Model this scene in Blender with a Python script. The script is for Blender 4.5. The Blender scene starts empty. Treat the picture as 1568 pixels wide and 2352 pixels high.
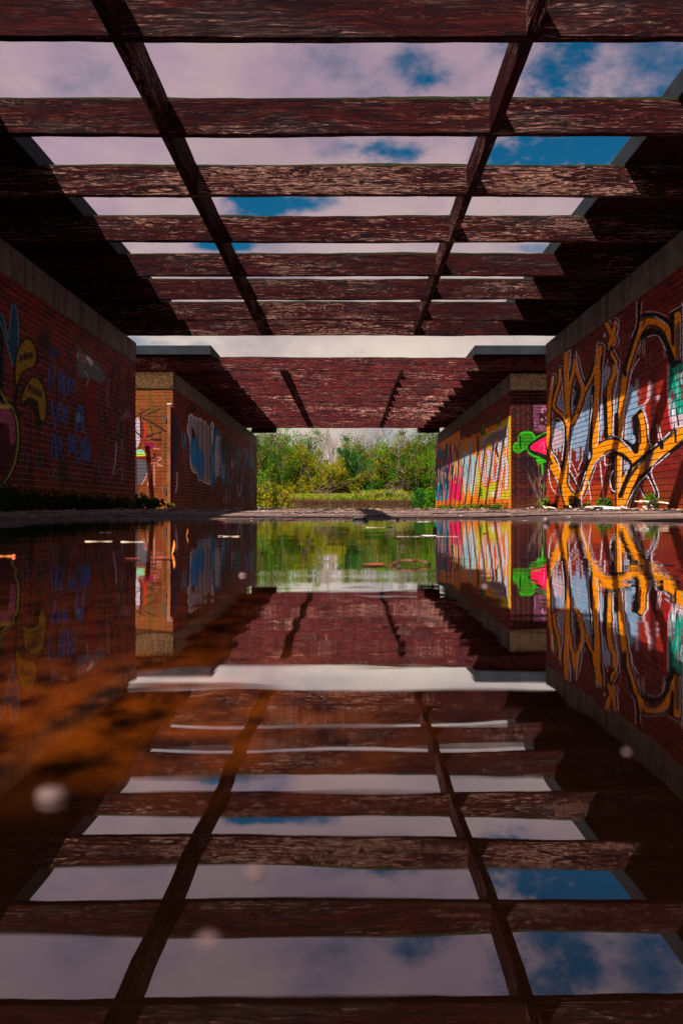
import bpy, bmesh, math, random
import numpy as np
from mathutils import Vector, Matrix, noise as mnoise

S = bpy.context.scene
COL = S.collection
rnd = random.Random(7)
nrg = np.random.default_rng(11)

# ------------------------------------------------------------------ camera
F, VX, VY, CZ = 1978.0, 801.0, 1167.0, 0.075      # focal length and vanishing point of the survey, camera height (m)
K = 1568.0 / 2378.0
cam_d = bpy.data.cameras.new('camera'); cam = bpy.data.objects.new('camera', cam_d); COL.objects.link(cam)
cam.location = (0, 0, CZ); cam.rotation_euler = (math.radians(90), 0, 0)
cam_d.sensor_fit = 'VERTICAL'; cam_d.sensor_height = 36.0; cam_d.sensor_width = 24.0
cam_d.lens = 36.0 * F / 2352.0
cam_d.shift_x = -(VX - 784.0) / 2352.0
cam_d.shift_y = -(1176.0 - VY) / 2352.0
cam_d.clip_start = 0.02; cam_d.clip_end = 2000
cam_d.dof.use_dof = True; cam_d.dof.focus_distance = 12.0; cam_d.dof.aperture_fstop = 9.0
S.camera = cam

# ------------------------------------------------------------------ sun and sky
SUN = Vector((0.54, 0.85, -1.0)).normalized()      # the way the sunlight travels
sun_d = bpy.data.lights.new('sun', 'SUN'); sun = bpy.data.objects.new('sun', sun_d); COL.objects.link(sun)
sun_d.energy = 5.0; sun_d.angle = math.radians(0.5); sun_d.color = (1.0, 0.90, 0.78)
sun.rotation_euler = SUN.to_track_quat('-Z', 'Y').to_euler()
sun.location = (-6, -10, 14)

S.view_settings.view_transform = 'Standard'; S.view_settings.look = 'None'
S.view_settings.gamma = 1.0; S.view_settings.use_curve_mapping = False
S.view_settings.exposure = 0.95

W = bpy.data.worlds.new('World'); S.world = W; W.use_nodes = True

class NT:
    """small helper for building node trees"""
    def __init__(s, tree): s.t = tree; s.n = tree.nodes; s.l = tree.links
    def add(s, typ, **kw):
        nd = s.n.new(typ)
        for k, v in kw.items(): setattr(nd, k, v)
        return nd
    def put(s, sock, v):
        if isinstance(v, bpy.types.NodeSocket): s.l.new(v, sock)
        elif v is not None: sock.default_value = v
    def math(s, op, a, b=None, c=None, clamp=False):
        nd = s.add('ShaderNodeMath', operation=op, use_clamp=clamp)
        s.put(nd.inputs[0], a)
        if b is not None: s.put(nd.inputs[1], b)
        if c is not None: s.put(nd.inputs[2], c)
        return nd.outputs[0]
    def vm(s, op, a, b=None, out=0):
        nd = s.add('ShaderNodeVectorMath', operation=op)
        s.put(nd.inputs[0], a)
        if b is not None: s.put(nd.inputs[1], b)
        return nd.outputs[out]
    def mix(s, f, a, b, blend='MIX'):
        nd = s.add('ShaderNodeMix', data_type='RGBA', blend_type=blend)
        s.put(nd.inputs['Factor'], f)
        s.put(nd.inputs[6], a); s.put(nd.inputs[7], b)
        return nd.outputs[2]
    def noise(s, vec, scale=5, detail=4, rough=0.55, dist=0.0):
        nd = s.add('ShaderNodeTexNoise'); s.put(nd.inputs['Vector'], vec)
        nd.inputs['Scale'].default_value = scale; nd.inputs['Detail'].default_value = detail
        nd.inputs['Roughness'].default_value = rough; nd.inputs['Distortion'].default_value = dist
        return nd.outputs[0]
    def mr(s, v, a, b, c=0.0, d=1.0, smooth=True):
        nd = s.add('ShaderNodeMapRange'); nd.interpolation_type = 'SMOOTHSTEP' if smooth else 'LINEAR'
        s.put(nd.inputs[0], v)
        for i, x in enumerate((a, b, c, d)): s.put(nd.inputs[i + 1], x)
        return nd.outputs[0]
    def scl(s, vec, sx, sy, sz): return s.vm('MULTIPLY', vec, (sx, sy, sz))
    def sep(s, vec):
        nd = s.add('ShaderNodeSeparateXYZ'); s.put(nd.inputs[0], vec); return nd.outputs
    def comb(s, x, y, z):
        nd = s.add('ShaderNodeCombineXYZ')
        for i, v in enumerate((x, y, z)): s.put(nd.inputs[i], v)
        return nd.outputs[0]
    def bump(s, h, strength=0.5, dist=0.01):
        nd = s.add('ShaderNodeBump'); s.put(nd.inputs['Height'], h)
        nd.inputs['Strength'].default_value = strength; nd.inputs['Distance'].default_value = dist
        return nd.outputs[0]

SKY_STR = 0.077
def build_world():
    t = NT(W.node_tree); W.node_tree.nodes.clear()
    out = t.add('ShaderNodeOutputWorld'); bg = t.add('ShaderNodeBackground')
    bg.inputs[1].default_value = SKY_STR
    sky = t.add('ShaderNodeTexSky'); sky.sky_type = 'NISHITA'; sky.sun_disc = False
    sky.sun_elevation = math.asin(-SUN.z); sky.sun_rotation = math.atan2(-SUN.x, -SUN.y)
    dirv = t.add('ShaderNodeTexCoord').outputs['Generated']
    x, y, z = t.sep(dirv)
    blue = t.mix(1.0, sky.outputs[0], (0.03, 0.30, 0.40, 1), 'MULTIPLY')
    # cloud layer: a broken sheet seen from below
    zz = t.math('ADD', t.math('MAXIMUM', z, 0.0), 0.16)
    pl = t.comb(t.math('DIVIDE', x, zz), t.math('DIVIDE', y, zz), 0.37)
    n1 = t.noise(t.scl(dirv, 4.2, 4.2, 7.5), 1.0, 9, 0.58, 0.0)
    n2 = t.noise(pl, 0.8, 5, 0.5, 0.0)
    n3 = t.noise(t.scl(dirv, 8, 8, 13), 1.0, 8, 0.6, 0.0)
    cov = t.math('ADD', t.math('MULTIPLY', n1, 0.75), t.math('MULTIPLY', n3, 0.25))
    # openings in the sheet (direction, angular size, depth)
    holes = [(1500, 130, 0.150, 0.085, 0.135), (1380, 320, 0.100, 0.030, 0.20), (1270, 130, 0.04, 0.035, 0.10),
             (965, 138, 0.034, 0.016, 0.135), (905, 347, 0.034, 0.012, 0.22), (585, 467, 0.036, 0.014, 0.24),
             (705, 463, 0.055, 0.010, 0.20), (1150, 120, 0.02, 0.03, 0.08), (760, 355, 0.05, 0.014, 0.10),
             (505, 563, 0.024, 0.006, 0.26), (1230, 568, 0.02, 0.006, 0.16), (390, 790, 0.06, 0.008, 0.18)]
    n4 = t.noise(t.scl(dirv, 10, 10, 16), 1.0, 9, 0.62, 0.0)
    tot = t.math('SUBTRACT', t.math('ADD', cov, 0.015), t.mr(z, 0.50, 0.80, 0.0, 0.24))      # the sheet breaks up overhead
    wob = t.math('MULTIPLY', t.math('SUBTRACT', n4, 0.5), 3.2)
    for dx, dy, rx, rz, amp in holes:
        c = Vector((dx - VX, F, VY - dy)).normalized()
        d = t.vm('SUBTRACT', dirv, tuple(c))
        d = t.scl(d, 1 / rx, 1 / rx, 1 / rz)
        ln = t.math('ADD', t.vm('LENGTH', d, out=1), wob)
        g = t.mr(ln, 0.0, 1.7, amp * 1.25, 0.0)
        tot = t.math('SUBTRACT', tot, g)
    m = t.mr(t.math('ADD', tot, t.math('MULTIPLY', t.math('SUBTRACT', n4, 0.5), 0.30)), 0.20, 0.47, 0.0, 1.0)
    # colour of the cloud: pinkish grey aloft, cream towards the horizon; thicker parts greyer
    hi = t.mix(t.mr(n2, 0.35, 0.66), (2.55, 1.92, 2.15, 1), (4.15, 3.10, 2.85, 1))
    hi = t.mix(t.math('MULTIPLY', t.mr(n1, 0.40, 0.56), 0.55), t.mix(1.0, hi, (0.72, 0.68, 0.9, 1), 'MULTIPLY'), hi)
    lo = t.mix(t.mr(n1, 0.36, 0.62), (3.6, 3.1, 2.9, 1), (7.2, 6.3, 5.0, 1))
    el = t.mr(z, 0.04, 0.36)
    cl = t.mix(el, lo, hi)
    col = t.mix(m, blue, cl)
    t.l.new(col, bg.inputs[0]); t.l.new(bg.outputs[0], out.inputs[0])
build_world()

# ------------------------------------------------------------------ object helpers
def link(o, parent=None):
    COL.objects.link(o)
    if parent: o.parent = parent
    return o
def meshobj(name, me, mat=None, parent=None, loc=None, kind=None):
    o = bpy.data.objects.new(name, me)
    if mat and not me.materials: me.materials.append(mat)
    if loc: o.location = loc
    link(o, parent)
    if kind: o['kind'] = kind
    return o
def pyd(name, vs, fs, mat=None, parent=None, loc=None, kind=None, smooth=False):
    me = bpy.data.meshes.new(name); me.from_pydata(vs if isinstance(vs, list) else [tuple(v) for v in vs], [], fs)
    me.update()
    if smooth: me.polygons.foreach_set('use_smooth', [True] * len(me.polygons))
    return meshobj(name, me, mat, parent, loc, kind)
def tag(o, label, cat, group=None):
    o['label'] = label; o['category'] = cat
    if group: o['group'] = group
    return o
def thing(name, label, cat, loc=(0, 0, 0), group=None, rz=0):
    o = bpy.data.objects.new(name, None); COL.objects.link(o); o.location = loc; o.rotation_euler = (0, 0, rz)
    o.empty_display_size = 0.2
    return tag(o, label, cat, group)
BOXF = [(0, 3, 2, 1), (4, 5, 6, 7), (0, 1, 5, 4), (1, 2, 6, 5), (2, 3, 7, 6), (3, 0, 4, 7)]
def boxv(x0, x1, y0, y1, z0, z1):
    return [(x0, y0, z0), (x1, y0, z0), (x1, y1, z0), (x0, y1, z0), (x0, y0, z1), (x1, y0, z1), (x1, y1, z1), (x0, y1, z1)]
class MB:
    def __init__(s): s.v = []; s.f = []
    def box(s, *a):
        n = len(s.v); s.v += boxv(*a); s.f += [tuple(i + n for i in f) for f in BOXF]
    def tube(s, pts, radii, sides=5, cap=True):
        n0 = len(s.v); P = [Vector(p) for p in pts]
        up = Vector((0.13, 0.27, 0.95))
        for i, p in enumerate(P):
            d = (P[min(i + 1, len(P) - 1)] - P[max(i - 1, 0)])
            if d.length < 1e-9: d = Vector((0, 0, 1))
            d.normalize(); a = d.cross(up)
            if a.length < 0.05: a = d.cross(Vector((1, 0, 0)))
            a.normalize(); b = d.cross(a)
            r = radii[i] if isinstance(radii, (list, tuple)) else radii
            for k in range(sides):
                q = 2 * math.pi * k / sides
                s.v.append(tuple(p + a * (math.cos(q) * r) + b * (math.sin(q) * r)))
        for i in range(len(P) - 1):
            for k in range(sides):
                a0 = n0 + i * sides + k; a1 = n0 + i * sides + (k + 1) % sides
                s.f.append((a0, a1, a1 + sides, a0 + sides))
        if cap:
            s.f.append(tuple(n0 + k for k in range(sides))[::-1])
            s.f.append(tuple(n0 + (len(P) - 1) * sides + k for k in range(sides)))
    def face(s, pts):
        n = len(s.v); s.v += [tuple(p) for p in pts]; s.f.append(tuple(range(n, n + len(pts))))
    def blob(s, c, r, sub=1, jit=0.15, rg=rnd, flat=1.0):
        bm = bmesh.new(); bmesh.ops.create_icosphere(bm, subdivisions=sub, radius=1.0)
        n = len(s.v)
        for v in bm.verts:
            k = 1 + rg.uniform(-jit, jit)
            s.v.append((c[0] + v.co.x * r[0] * k, c[1] + v.co.y * r[1] * k, c[2] + v.co.z * r[2] * k * flat))
        for f in bm.faces: s.f.append(tuple(n + v.index for v in f.verts))
        bm.free()
    def build(s, name, mat, parent=None, loc=None, kind=None, smooth=False):
        return pyd(name, s.v, s.f, mat, parent, loc, kind, smooth)

# survey: from a point of the photograph (source pixels) to a point of a known plane of the place
def on_x(sx, sy, X):
    d = F * X / (sx * K - VX); return d, CZ + (VY - sy * K) * d / F            # y, z
def on_y(sx, sy, Y): return (sx * K - VX) * Y / F, CZ + (VY - sy * K) * Y / F   # x, z
def on_water(sx, sy, z=0.0):
    d = F * (CZ - z) / (sy * K - VY); return (sx * K - VX) * d / F, d

# ------------------------------------------------------------------ materials
def new_mat(name):
    m = bpy.data.materials.new(name); m.use_nodes = True; m.node_tree.nodes.clear()
    t = NT(m.node_tree)
    out = t.add('ShaderNodeOutputMaterial'); b = t.add('ShaderNodeBsdfPrincipled')
    t.l.new(b.outputs[0], out.inputs[0])
    return m, t, b, out
def simple(name, col, rough=0.8, var=0.25, scale=20, bump=0.0, spec=0.3, metal=0.0):
    m, t, b, out = new_mat(name)
    co = t.add('ShaderNodeTexCoord').outputs['Object']
    oi = t.add('ShaderNodeObjectInfo').outputs['Random']
    n = t.noise(t.vm('ADD', co, t.comb(t.math('MULTIPLY', oi, 30), 0, 0)), scale, 5, 0.6)
    c1 = tuple(c * (1 - var) for c in col) + (1,); c2 = tuple(min(1, c * (1 + var)) for c in col) + (1,)
    t.put(b.inputs['Base Color'], t.mix(t.mr(n, 0.3, 0.7), c1, c2))
    b.inputs['Roughness'].default_value = rough; b.inputs['Specular IOR Level'].default_value = spec
    b.inputs['Metallic'].default_value = metal
    if bump: t.put(b.inputs['Normal'], t.bump(n, bump, 0.01))
    return m

def wood_mat(name, bare_amt=0.5, dark=1.0):
    m, t, b, out = new_mat(name)
    co = t.add('ShaderNodeTexCoord').outputs['Object']
    oi = t.add('ShaderNodeObjectInfo').outputs['Random']
    off = t.comb(t.math('MULTIPLY', oi, 71.0), t.math('MULTIPLY', oi, 13.0), t.math('MULTIPLY', oi, 37.0))
    p = t.vm('ADD', co, off)
    # grain wanders and swirls round knots
    wv = t.noise(t.scl(p, 1.3, 2.0, 5.0), 1.0, 3, 0.5)
    kn = t.add('ShaderNodeTexVoronoi'); kn.feature = 'F1'; t.put(kn.inputs['Vector'], t.scl(p, 1.25, 3.5, 4.2)); kn.inputs['Scale'].default_value = 1.0
    kd = kn.outputs['Distance']
    knot = t.mr(kd, 0.04, 0.34, 1.0, 0.0)
    x, y, z = t.sep(p)
    q = t.math('ADD', t.math('MULTIPLY', wv, 0.16), t.math('MULTIPLY', knot, 0.07))
    pw = t.comb(t.math('ADD', x, t.math('MULTIPLY', knot, 0.25)), t.math('ADD', y, q), t.math('ADD', z, q))
    g1 = t.noise(t.scl(pw, 2.6, 70, 95), 1.0, 5, 0.62)          # fibres
    g2 = t.noise(t.scl(pw, 1.4, 30, 40), 1.0, 6, 0.68)          # wider bands
    g3 = t.noise(t.scl(pw, 14.0, 90, 150), 1.0, 3, 0.7)          # broken flakes
    pt = t.noise(t.scl(p, 1.1, 5.0, 7.0), 1.0, 6, 0.62)         # where the paint has held
    rr = t.math('ADD', t.math('MULTIPLY', t.math('SUBTRACT', oi, 0.5), 0.08), t.math('MULTIPLY', t.math('SUBTRACT', t.noise(t.scl(p, 0.55, 1, 1.5), 1.0, 2, 0.5), 0.5), 0.34))
    w = t.math('ADD', t.math('ADD', t.math('MULTIPLY', g1, 0.62), t.math('MULTIPLY', g2, 0.22)),
               t.math('ADD', t.math('MULTIPLY', pt, 0.26), t.math('ADD', t.math('MULTIPLY', g3, 0.34), rr)))
    th = 0.800 - 0.05 * bare_amt
    bare = t.mr(w, th - 0.012, th + 0.055)
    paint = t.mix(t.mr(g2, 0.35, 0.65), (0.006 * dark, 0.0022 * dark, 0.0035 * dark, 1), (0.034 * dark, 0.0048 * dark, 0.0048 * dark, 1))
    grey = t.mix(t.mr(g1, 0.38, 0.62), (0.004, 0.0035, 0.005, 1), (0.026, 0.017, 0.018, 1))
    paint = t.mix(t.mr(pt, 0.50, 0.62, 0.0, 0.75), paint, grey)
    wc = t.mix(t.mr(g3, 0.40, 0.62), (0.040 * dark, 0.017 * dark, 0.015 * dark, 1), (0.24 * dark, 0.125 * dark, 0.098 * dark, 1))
    c = t.mix(bare, paint, wc)
    g5 = t.noise(t.scl(pw, 5.0, 150, 210), 1.0, 4, 0.6)
    fib = t.math('MULTIPLY', t.mr(t.math('ADD', t.math('MULTIPLY', g5, .6), t.math('MULTIPLY', g1, .4)), 0.545, 0.60), t.mr(t.math('ADD', pt, rr), 0.40, 0.60, 0.25, 1.0))
    c = t.mix(t.math('MULTIPLY', fib, 0.75), c, (0.13 * dark, 0.052 * dark, 0.043 * dark, 1))
    crack = t.mr(t.math('ADD', t.math('MULTIPLY', g1, .6), t.math('MULTIPLY', g5, .4)), 0.42, 0.49, 0.95, 0.0)
    c = t.mix(crack, c, (0.008, 0.004, 0.006, 1))
    c = t.mix(t.mr(kd, 0.02, 0.10, 0.8, 0.0), c, (0.03, 0.012, 0.01, 1))
    # moss along the weathered top edge
    lz = t.sep(co)[2]
    moss = t.math('MULTIPLY', t.mr(t.math('ADD', lz, t.math('MULTIPLY', g3, 0.03)), 0.124, 0.133), 0.7)
    c = t.mix(moss, c, (0.022, 0.034, 0.014, 1))
    t.put(b.inputs['Base Color'], c)
    b.inputs['Roughness'].default_value = 0.9; b.inputs['Specular IOR Level'].default_value = 0.03
    h = t.math('ADD', t.math('MULTIPLY', g1, 1.0), t.math('MULTIPLY', g3, 0.5))
    t.put(b.inputs['Normal'], t.bump(h, 0.8, 0.006))
    return m
M_wood = wood_mat('weathered_red_timber', 0.35)
M_wood2 = wood_mat('red_timber', -0.45)
M_wood3 = wood_mat('bright_red_timber', -0.05, 3.0)  # brighter, warmer tones of the timber, for the farther bay
M_block = wood_mat('brown_timber', 0.35, 1.0)

def concrete_mat(name, c1, c2, speck=0.0):
    m, t, b, out = new_mat(name)
    pos = t.add('ShaderNodeNewGeometry').outputs['Position']
    n = t.noise(pos, 3.0, 6, 0.6); st = t.noise(t.scl(pos, 6, 6, 0.6), 1.0, 5, 0.65)
    f = t.noise(pos, 60, 3, 0.6)
    c = t.mix(t.mr(t.math('ADD', t.math('MULTIPLY', n, 0.5), t.math('MULTIPLY', st, 0.5)), 0.36, 0.64), c1 + (1,), c2 + (1,))
    c = t.mix(t.mr(f, 0.60, 0.72, 0, 0.35), c, (0.05, 0.04, 0.04, 1))
    c = t.mix(t.mr(st, 0.53, 0.64, 0, 0.75), c, tuple(k * 0.45 for k in c1) + (1,))
    pit = t.noise(t.scl(pos, 14, 14, 4), 1.0, 2, 0.5)
    c = t.mix(t.mr(pit, 0.74, 0.78, 0, 0.8), c, (0.02, 0.018, 0.02, 1))
    if speck:
        v = t.add('ShaderNodeTexVoronoi'); v.feature = 'F1'; t.put(v.inputs['Vector'], pos); v.inputs['Scale'].default_value = 62
        w = t.sep(v.outputs['Color'])[0]
        c = t.mix(t.math('MULTIPLY', t.mr(w, 0.4, 0.6), speck), c, (0.70, 0.50, 0.25, 1))
        c = t.mix(t.math('MULTIPLY', t.mr(w, 0.30, 0.12), speck), c, (0.07, 0.04, 0.03, 1))
    t.put(b.inputs['Base Color'], c); b.inputs['Roughness'].default_value = 0.9; b.inputs['Specular IOR Level'].default_value = 0.1
    t.put(b.inputs['Normal'], t.bump(t.math('ADD', f, t.math('MULTIPLY', n, 2)), 0.5, 0.006))
    return m
M_conc = concrete_mat('cast_concrete', (0.060, 0.052, 0.048), (0.155, 0.13, 0.115))
M_aggr = concrete_mat('exposed_aggregate_concrete', (0.36, 0.23, 0.09), (0.52, 0.35, 0.15), 0.85)
M_aggr2 = concrete_mat('shaded_aggregate_concrete', (0.12, 0.09, 0.065), (0.20, 0.15, 0.10), 0.45)  # darker copy of the aggregate, with the end face's shade put into it
M_fascia = simple('dull_sheet_metal', (0.016, 0.020, 0.027), 0.85, 0.25, 3, 0.0, 0.1)
M_soffit = simple('dark_red_boards', (0.018, 0.005, 0.005), 0.9, 0.35, 6, 0.2, 0.03)
M_roof = simple('bitumen_roof', (0.04, 0.04, 0.045), 0.9, 0.3, 6, 0.2)
# ------------------------------------------------------------------ spray paint, drawn stroke by stroke and baked to the wall planes
def cat(pts, closed=False, n=6):
    P = [np.array(p, float) for p in pts]
    if len(P) < 3: return np.array(P)
    out = []; L = len(P); rng_ = range(L if closed else L - 1)
    for i in rng_:
        if closed: a, b, c, d = P[i - 1], P[i], P[(i + 1) % L], P[(i + 2) % L]
        else: a, b, c, d = P[max(i - 1, 0)], P[i], P[i + 1], P[min(i + 2, L - 1)]
        for k in range(n):
            u = k / n
            out.append(0.5 * ((2 * b) + (-a + c) * u + (2 * a - 5 * b + 4 * c - d) * u * u + (-a + 3 * b - 3 * c + d) * u ** 3))
    if not closed: out.append(P[-1])
    return np.array(out)
class Pic:
    """sheet of paint in survey pixels; colours 0..1 display values"""
    def __init__(s, x0, y0, x1, y1, res=0.8):
        s.x0, s.y0, s.res = x0, y0, res
        s.w, s.h = int((x1 - x0) * res), int((y1 - y0) * res)
        s.rgb = np.zeros((s.h, s.w, 3), np.float32); s.a = np.zeros((s.h, s.w), np.float32)
        s.view(0, 0, 1)
        s.rg = np.random.default_rng(5)
    def view(s, ox, oy, sc): s.ox, s.oy, s.sc = ox, oy, sc
    def tr(s, pts): 
        p = np.array(pts, float); return np.stack([(s.ox + p[:, 0] / s.sc - s.x0) * s.res, (s.oy + p[:, 1] / s.sc - s.y0) * s.res], 1)
    def comp(s, sl, m, col):
        col = np.array(col, np.float32)
        a0 = s.a[sl]; na = m + a0 * (1 - m)
        s.rgb[sl] = (col * m[..., None] + s.rgb[sl] * (a0 * (1 - m))[..., None]) / np.maximum(na, 1e-5)[..., None]
        s.a[sl] = na
    def bb(s, P, pad):
        x0 = max(0, int(P[:, 0].min() - pad)); x1 = min(s.w, int(P[:, 0].max() + pad) + 2)
        y0 = max(0, int(P[:, 1].min() - pad)); y1 = min(s.h, int(P[:, 1].max() + pad) + 2)
        if x1 <= x0 or y1 <= y0: return None
        Y, X = np.mgrid[y0:y1, x0:x1]
        return (slice(y0, y1), slice(x0, x1)), X.astype(np.float32), Y.astype(np.float32)
    def poly(s, pts, col, alpha=1.0, smooth=True, soft=0.0):
        P = s.tr(pts)
        if smooth: P = cat(P, True, 4)
        r = s.bb(P, 2 + soft)
        if r is None: return
        sl, X, Y = r; acc = np.zeros(X.shape, np.float32)
        for ox, oy in ((-.25, -.25), (.25, -.25), (.25, .25), (-.25, .25)):
            ins = np.zeros(X.shape, bool); xx = X + ox; yy = Y + oy
            for i in range(len(P)):
                x1, y1 = P[i - 1]; x2, y2 = P[i]
                if y1 == y2: continue
                c = (y1 > yy) != (y2 > yy)
                ins ^= c & (xx < (x2 - x1) * (yy - y1) / (y2 - y1) + x1)
            acc += ins * 0.25
        if soft:
            k = max(1, int(soft * s.res / s.sc))
            for ax in (0, 1):
                b = np.zeros_like(acc)
                for j in range(-k, k + 1): b += np.roll(acc, j, ax)
                acc = b / (2 * k + 1)
        s.comp(sl, acc * alpha, col)
    def line(s, pts, w, col, alpha=1.0, smooth=True, soft=0.3, closed=False):
        P = s.tr(pts); hw = w * 0.5 * s.res / s.sc
        if smooth and len(P) > 2: P = cat(P, closed, 5)
        elif closed: P = np.vstack([P, P[:1]])
        r = s.bb(P, hw + 2)
        if r is None: return
        sl, X, Y = r; D = np.full(X.shape, 1e9, np.float32)
        for i in range(len(P) - 1):
            (ax, ay), (bx, by) = P[i], P[i + 1]; dx, dy = bx - ax, by - ay; L = dx * dx + dy * dy
            t_ = np.clip(((X - ax) * dx + (Y - ay) * dy) / L, 0, 1) if L > 1e-9 else 0
            D = np.minimum(D, (X - ax - t_ * dx) ** 2 + (Y - ay - t_ * dy) ** 2)
        D = np.sqrt(D); e = max(0.5, hw * soft)
        m = np.clip((hw + e * 0.5 - D) / e, 0, 1)
        if hw < 0.5: m *= max(0.35, hw * 2)
        s.comp(sl, m * alpha, col)
    def letter(s, pts, w, col, k=1.0, smooth=True):
        s.queue.append((pts, w, col, k, smooth))
    def flush(s):
        for p, w, c, k, sm in s.queue:
            q = [(x + 5 * k, y - 3 * k) for x, y in p]; s.line(q, w * 1.0 + 34 * k, (0.86, 0.80, 0.88), 1, sm)
        for p, w, c, k, sm in s.queue: s.line(p, w * 1.0 + 25 * k, (0.02, 0.02, 0.04), 1, sm)
        for p, w, c, k, sm in s.queue: s.line(p, w * 1.02, c, 1, sm)
        s.queue = []
    queue = []
    def drips(s, x0, x1, y, lmin, lmax, n, w, cols, alpha=0.9):
        for _ in range(n):
            x = s.rg.uniform(x0, x1); yy = y + s.rg.uniform(-10, 10); L = s.rg.uniform(lmin, lmax)
            c = cols[s.rg.integers(len(cols))]; ww = w * s.rg.uniform(0.6, 1.4)
            s.line([(x, yy), (x + s.rg.uniform(-3, 3), yy + L)], ww, c, alpha, False, 0.6)
    def streaks(s, poly_x, ytop, ybot, n, w, cols, lmin, lmax, alpha=0.9, lean=8):
        x0, x1 = poly_x
        for _ in range(n):
            u = s.rg.uniform(0, 1); x = x0 + u * (x1 - x0)
            yt = ytop[0] + u * (ytop[1] - ytop[0]); yb = ybot[0] + u * (ybot[1] - ybot[0])
            L = s.rg.uniform(lmin, lmax); y = s.rg.uniform(yt, max(yt + 1, yb - L))
            c = cols[s.rg.integers(len(cols))]; dx = s.rg.uniform(-lean, lean)
            s.line([(x, y), (x + dx * 0.3 + s.rg.uniform(-4, 4), y + L * 0.5), (x + dx, y + L)], w * s.rg.uniform(0.5, 1.5), c, alpha, True, 0.7)
    def bake(s, name, axis, plane, a0, a1, z0, z1, ppm, gam=1.0):
        s.rgb = s.rgb ** gam
        w, h = int((a1 - a0) * ppm), int((z1 - z0) * ppm)
        A = a0 + (np.arange(w) + .5) / ppm; Z = z0 + (np.arange(h) + .5) / ppm
        A, Z = np.meshgrid(A, Z)
        if axis == 'x': sx = (F * plane / A + VX) / K; sy = (VY - (Z - CZ) * F / A) / K
        else: sx = (A * F / plane + VX) / K; sy = (VY - (Z - CZ) * F / plane) / K
        u = (sx - s.x0) * s.res - .5; v = (sy - s.y0) * s.res - .5
        ok = (u > 0) & (u < s.w - 2) & (v > 0) & (v < s.h - 2)
        u = np.clip(u, 0, s.w - 2); v = np.clip(v, 0, s.h - 2)
        i = u.astype(int); j = v.astype(int); fu = (u - i)[..., None]; fv = (v - j)[..., None]
        q = np.dstack([s.rgb * s.a[..., None], s.a])
        q = (q[j, i] * (1 - fu) + q[j, i + 1] * fu) * (1 - fv) + (q[j + 1, i] * (1 - fu) + q[j + 1, i + 1] * fu) * fv
        al = q[..., 3]; out = np.zeros((h, w, 4), np.float32)
        out[..., :3] = q[..., :3] / np.maximum(al, 1e-4)[..., None]; out[..., 3] = al * ok
        im = bpy.data.images.new(name, w, h, alpha=True); im.alpha_mode = 'CHANNEL_PACKED'
        im.pixels.foreach_set(np.clip(out, 0, 1).ravel()); im.update(); im.pack()
        return im, (axis, a0, a1, z0, z1)

OR = (0.94, 0.57, 0.02); BK = (0.02, 0.02, 0.04); WH = (0.88, 0.83, 0.90); BG = (0.50, 0.61, 0.74); RD = (0.55, 0.05, 0.10)

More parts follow.
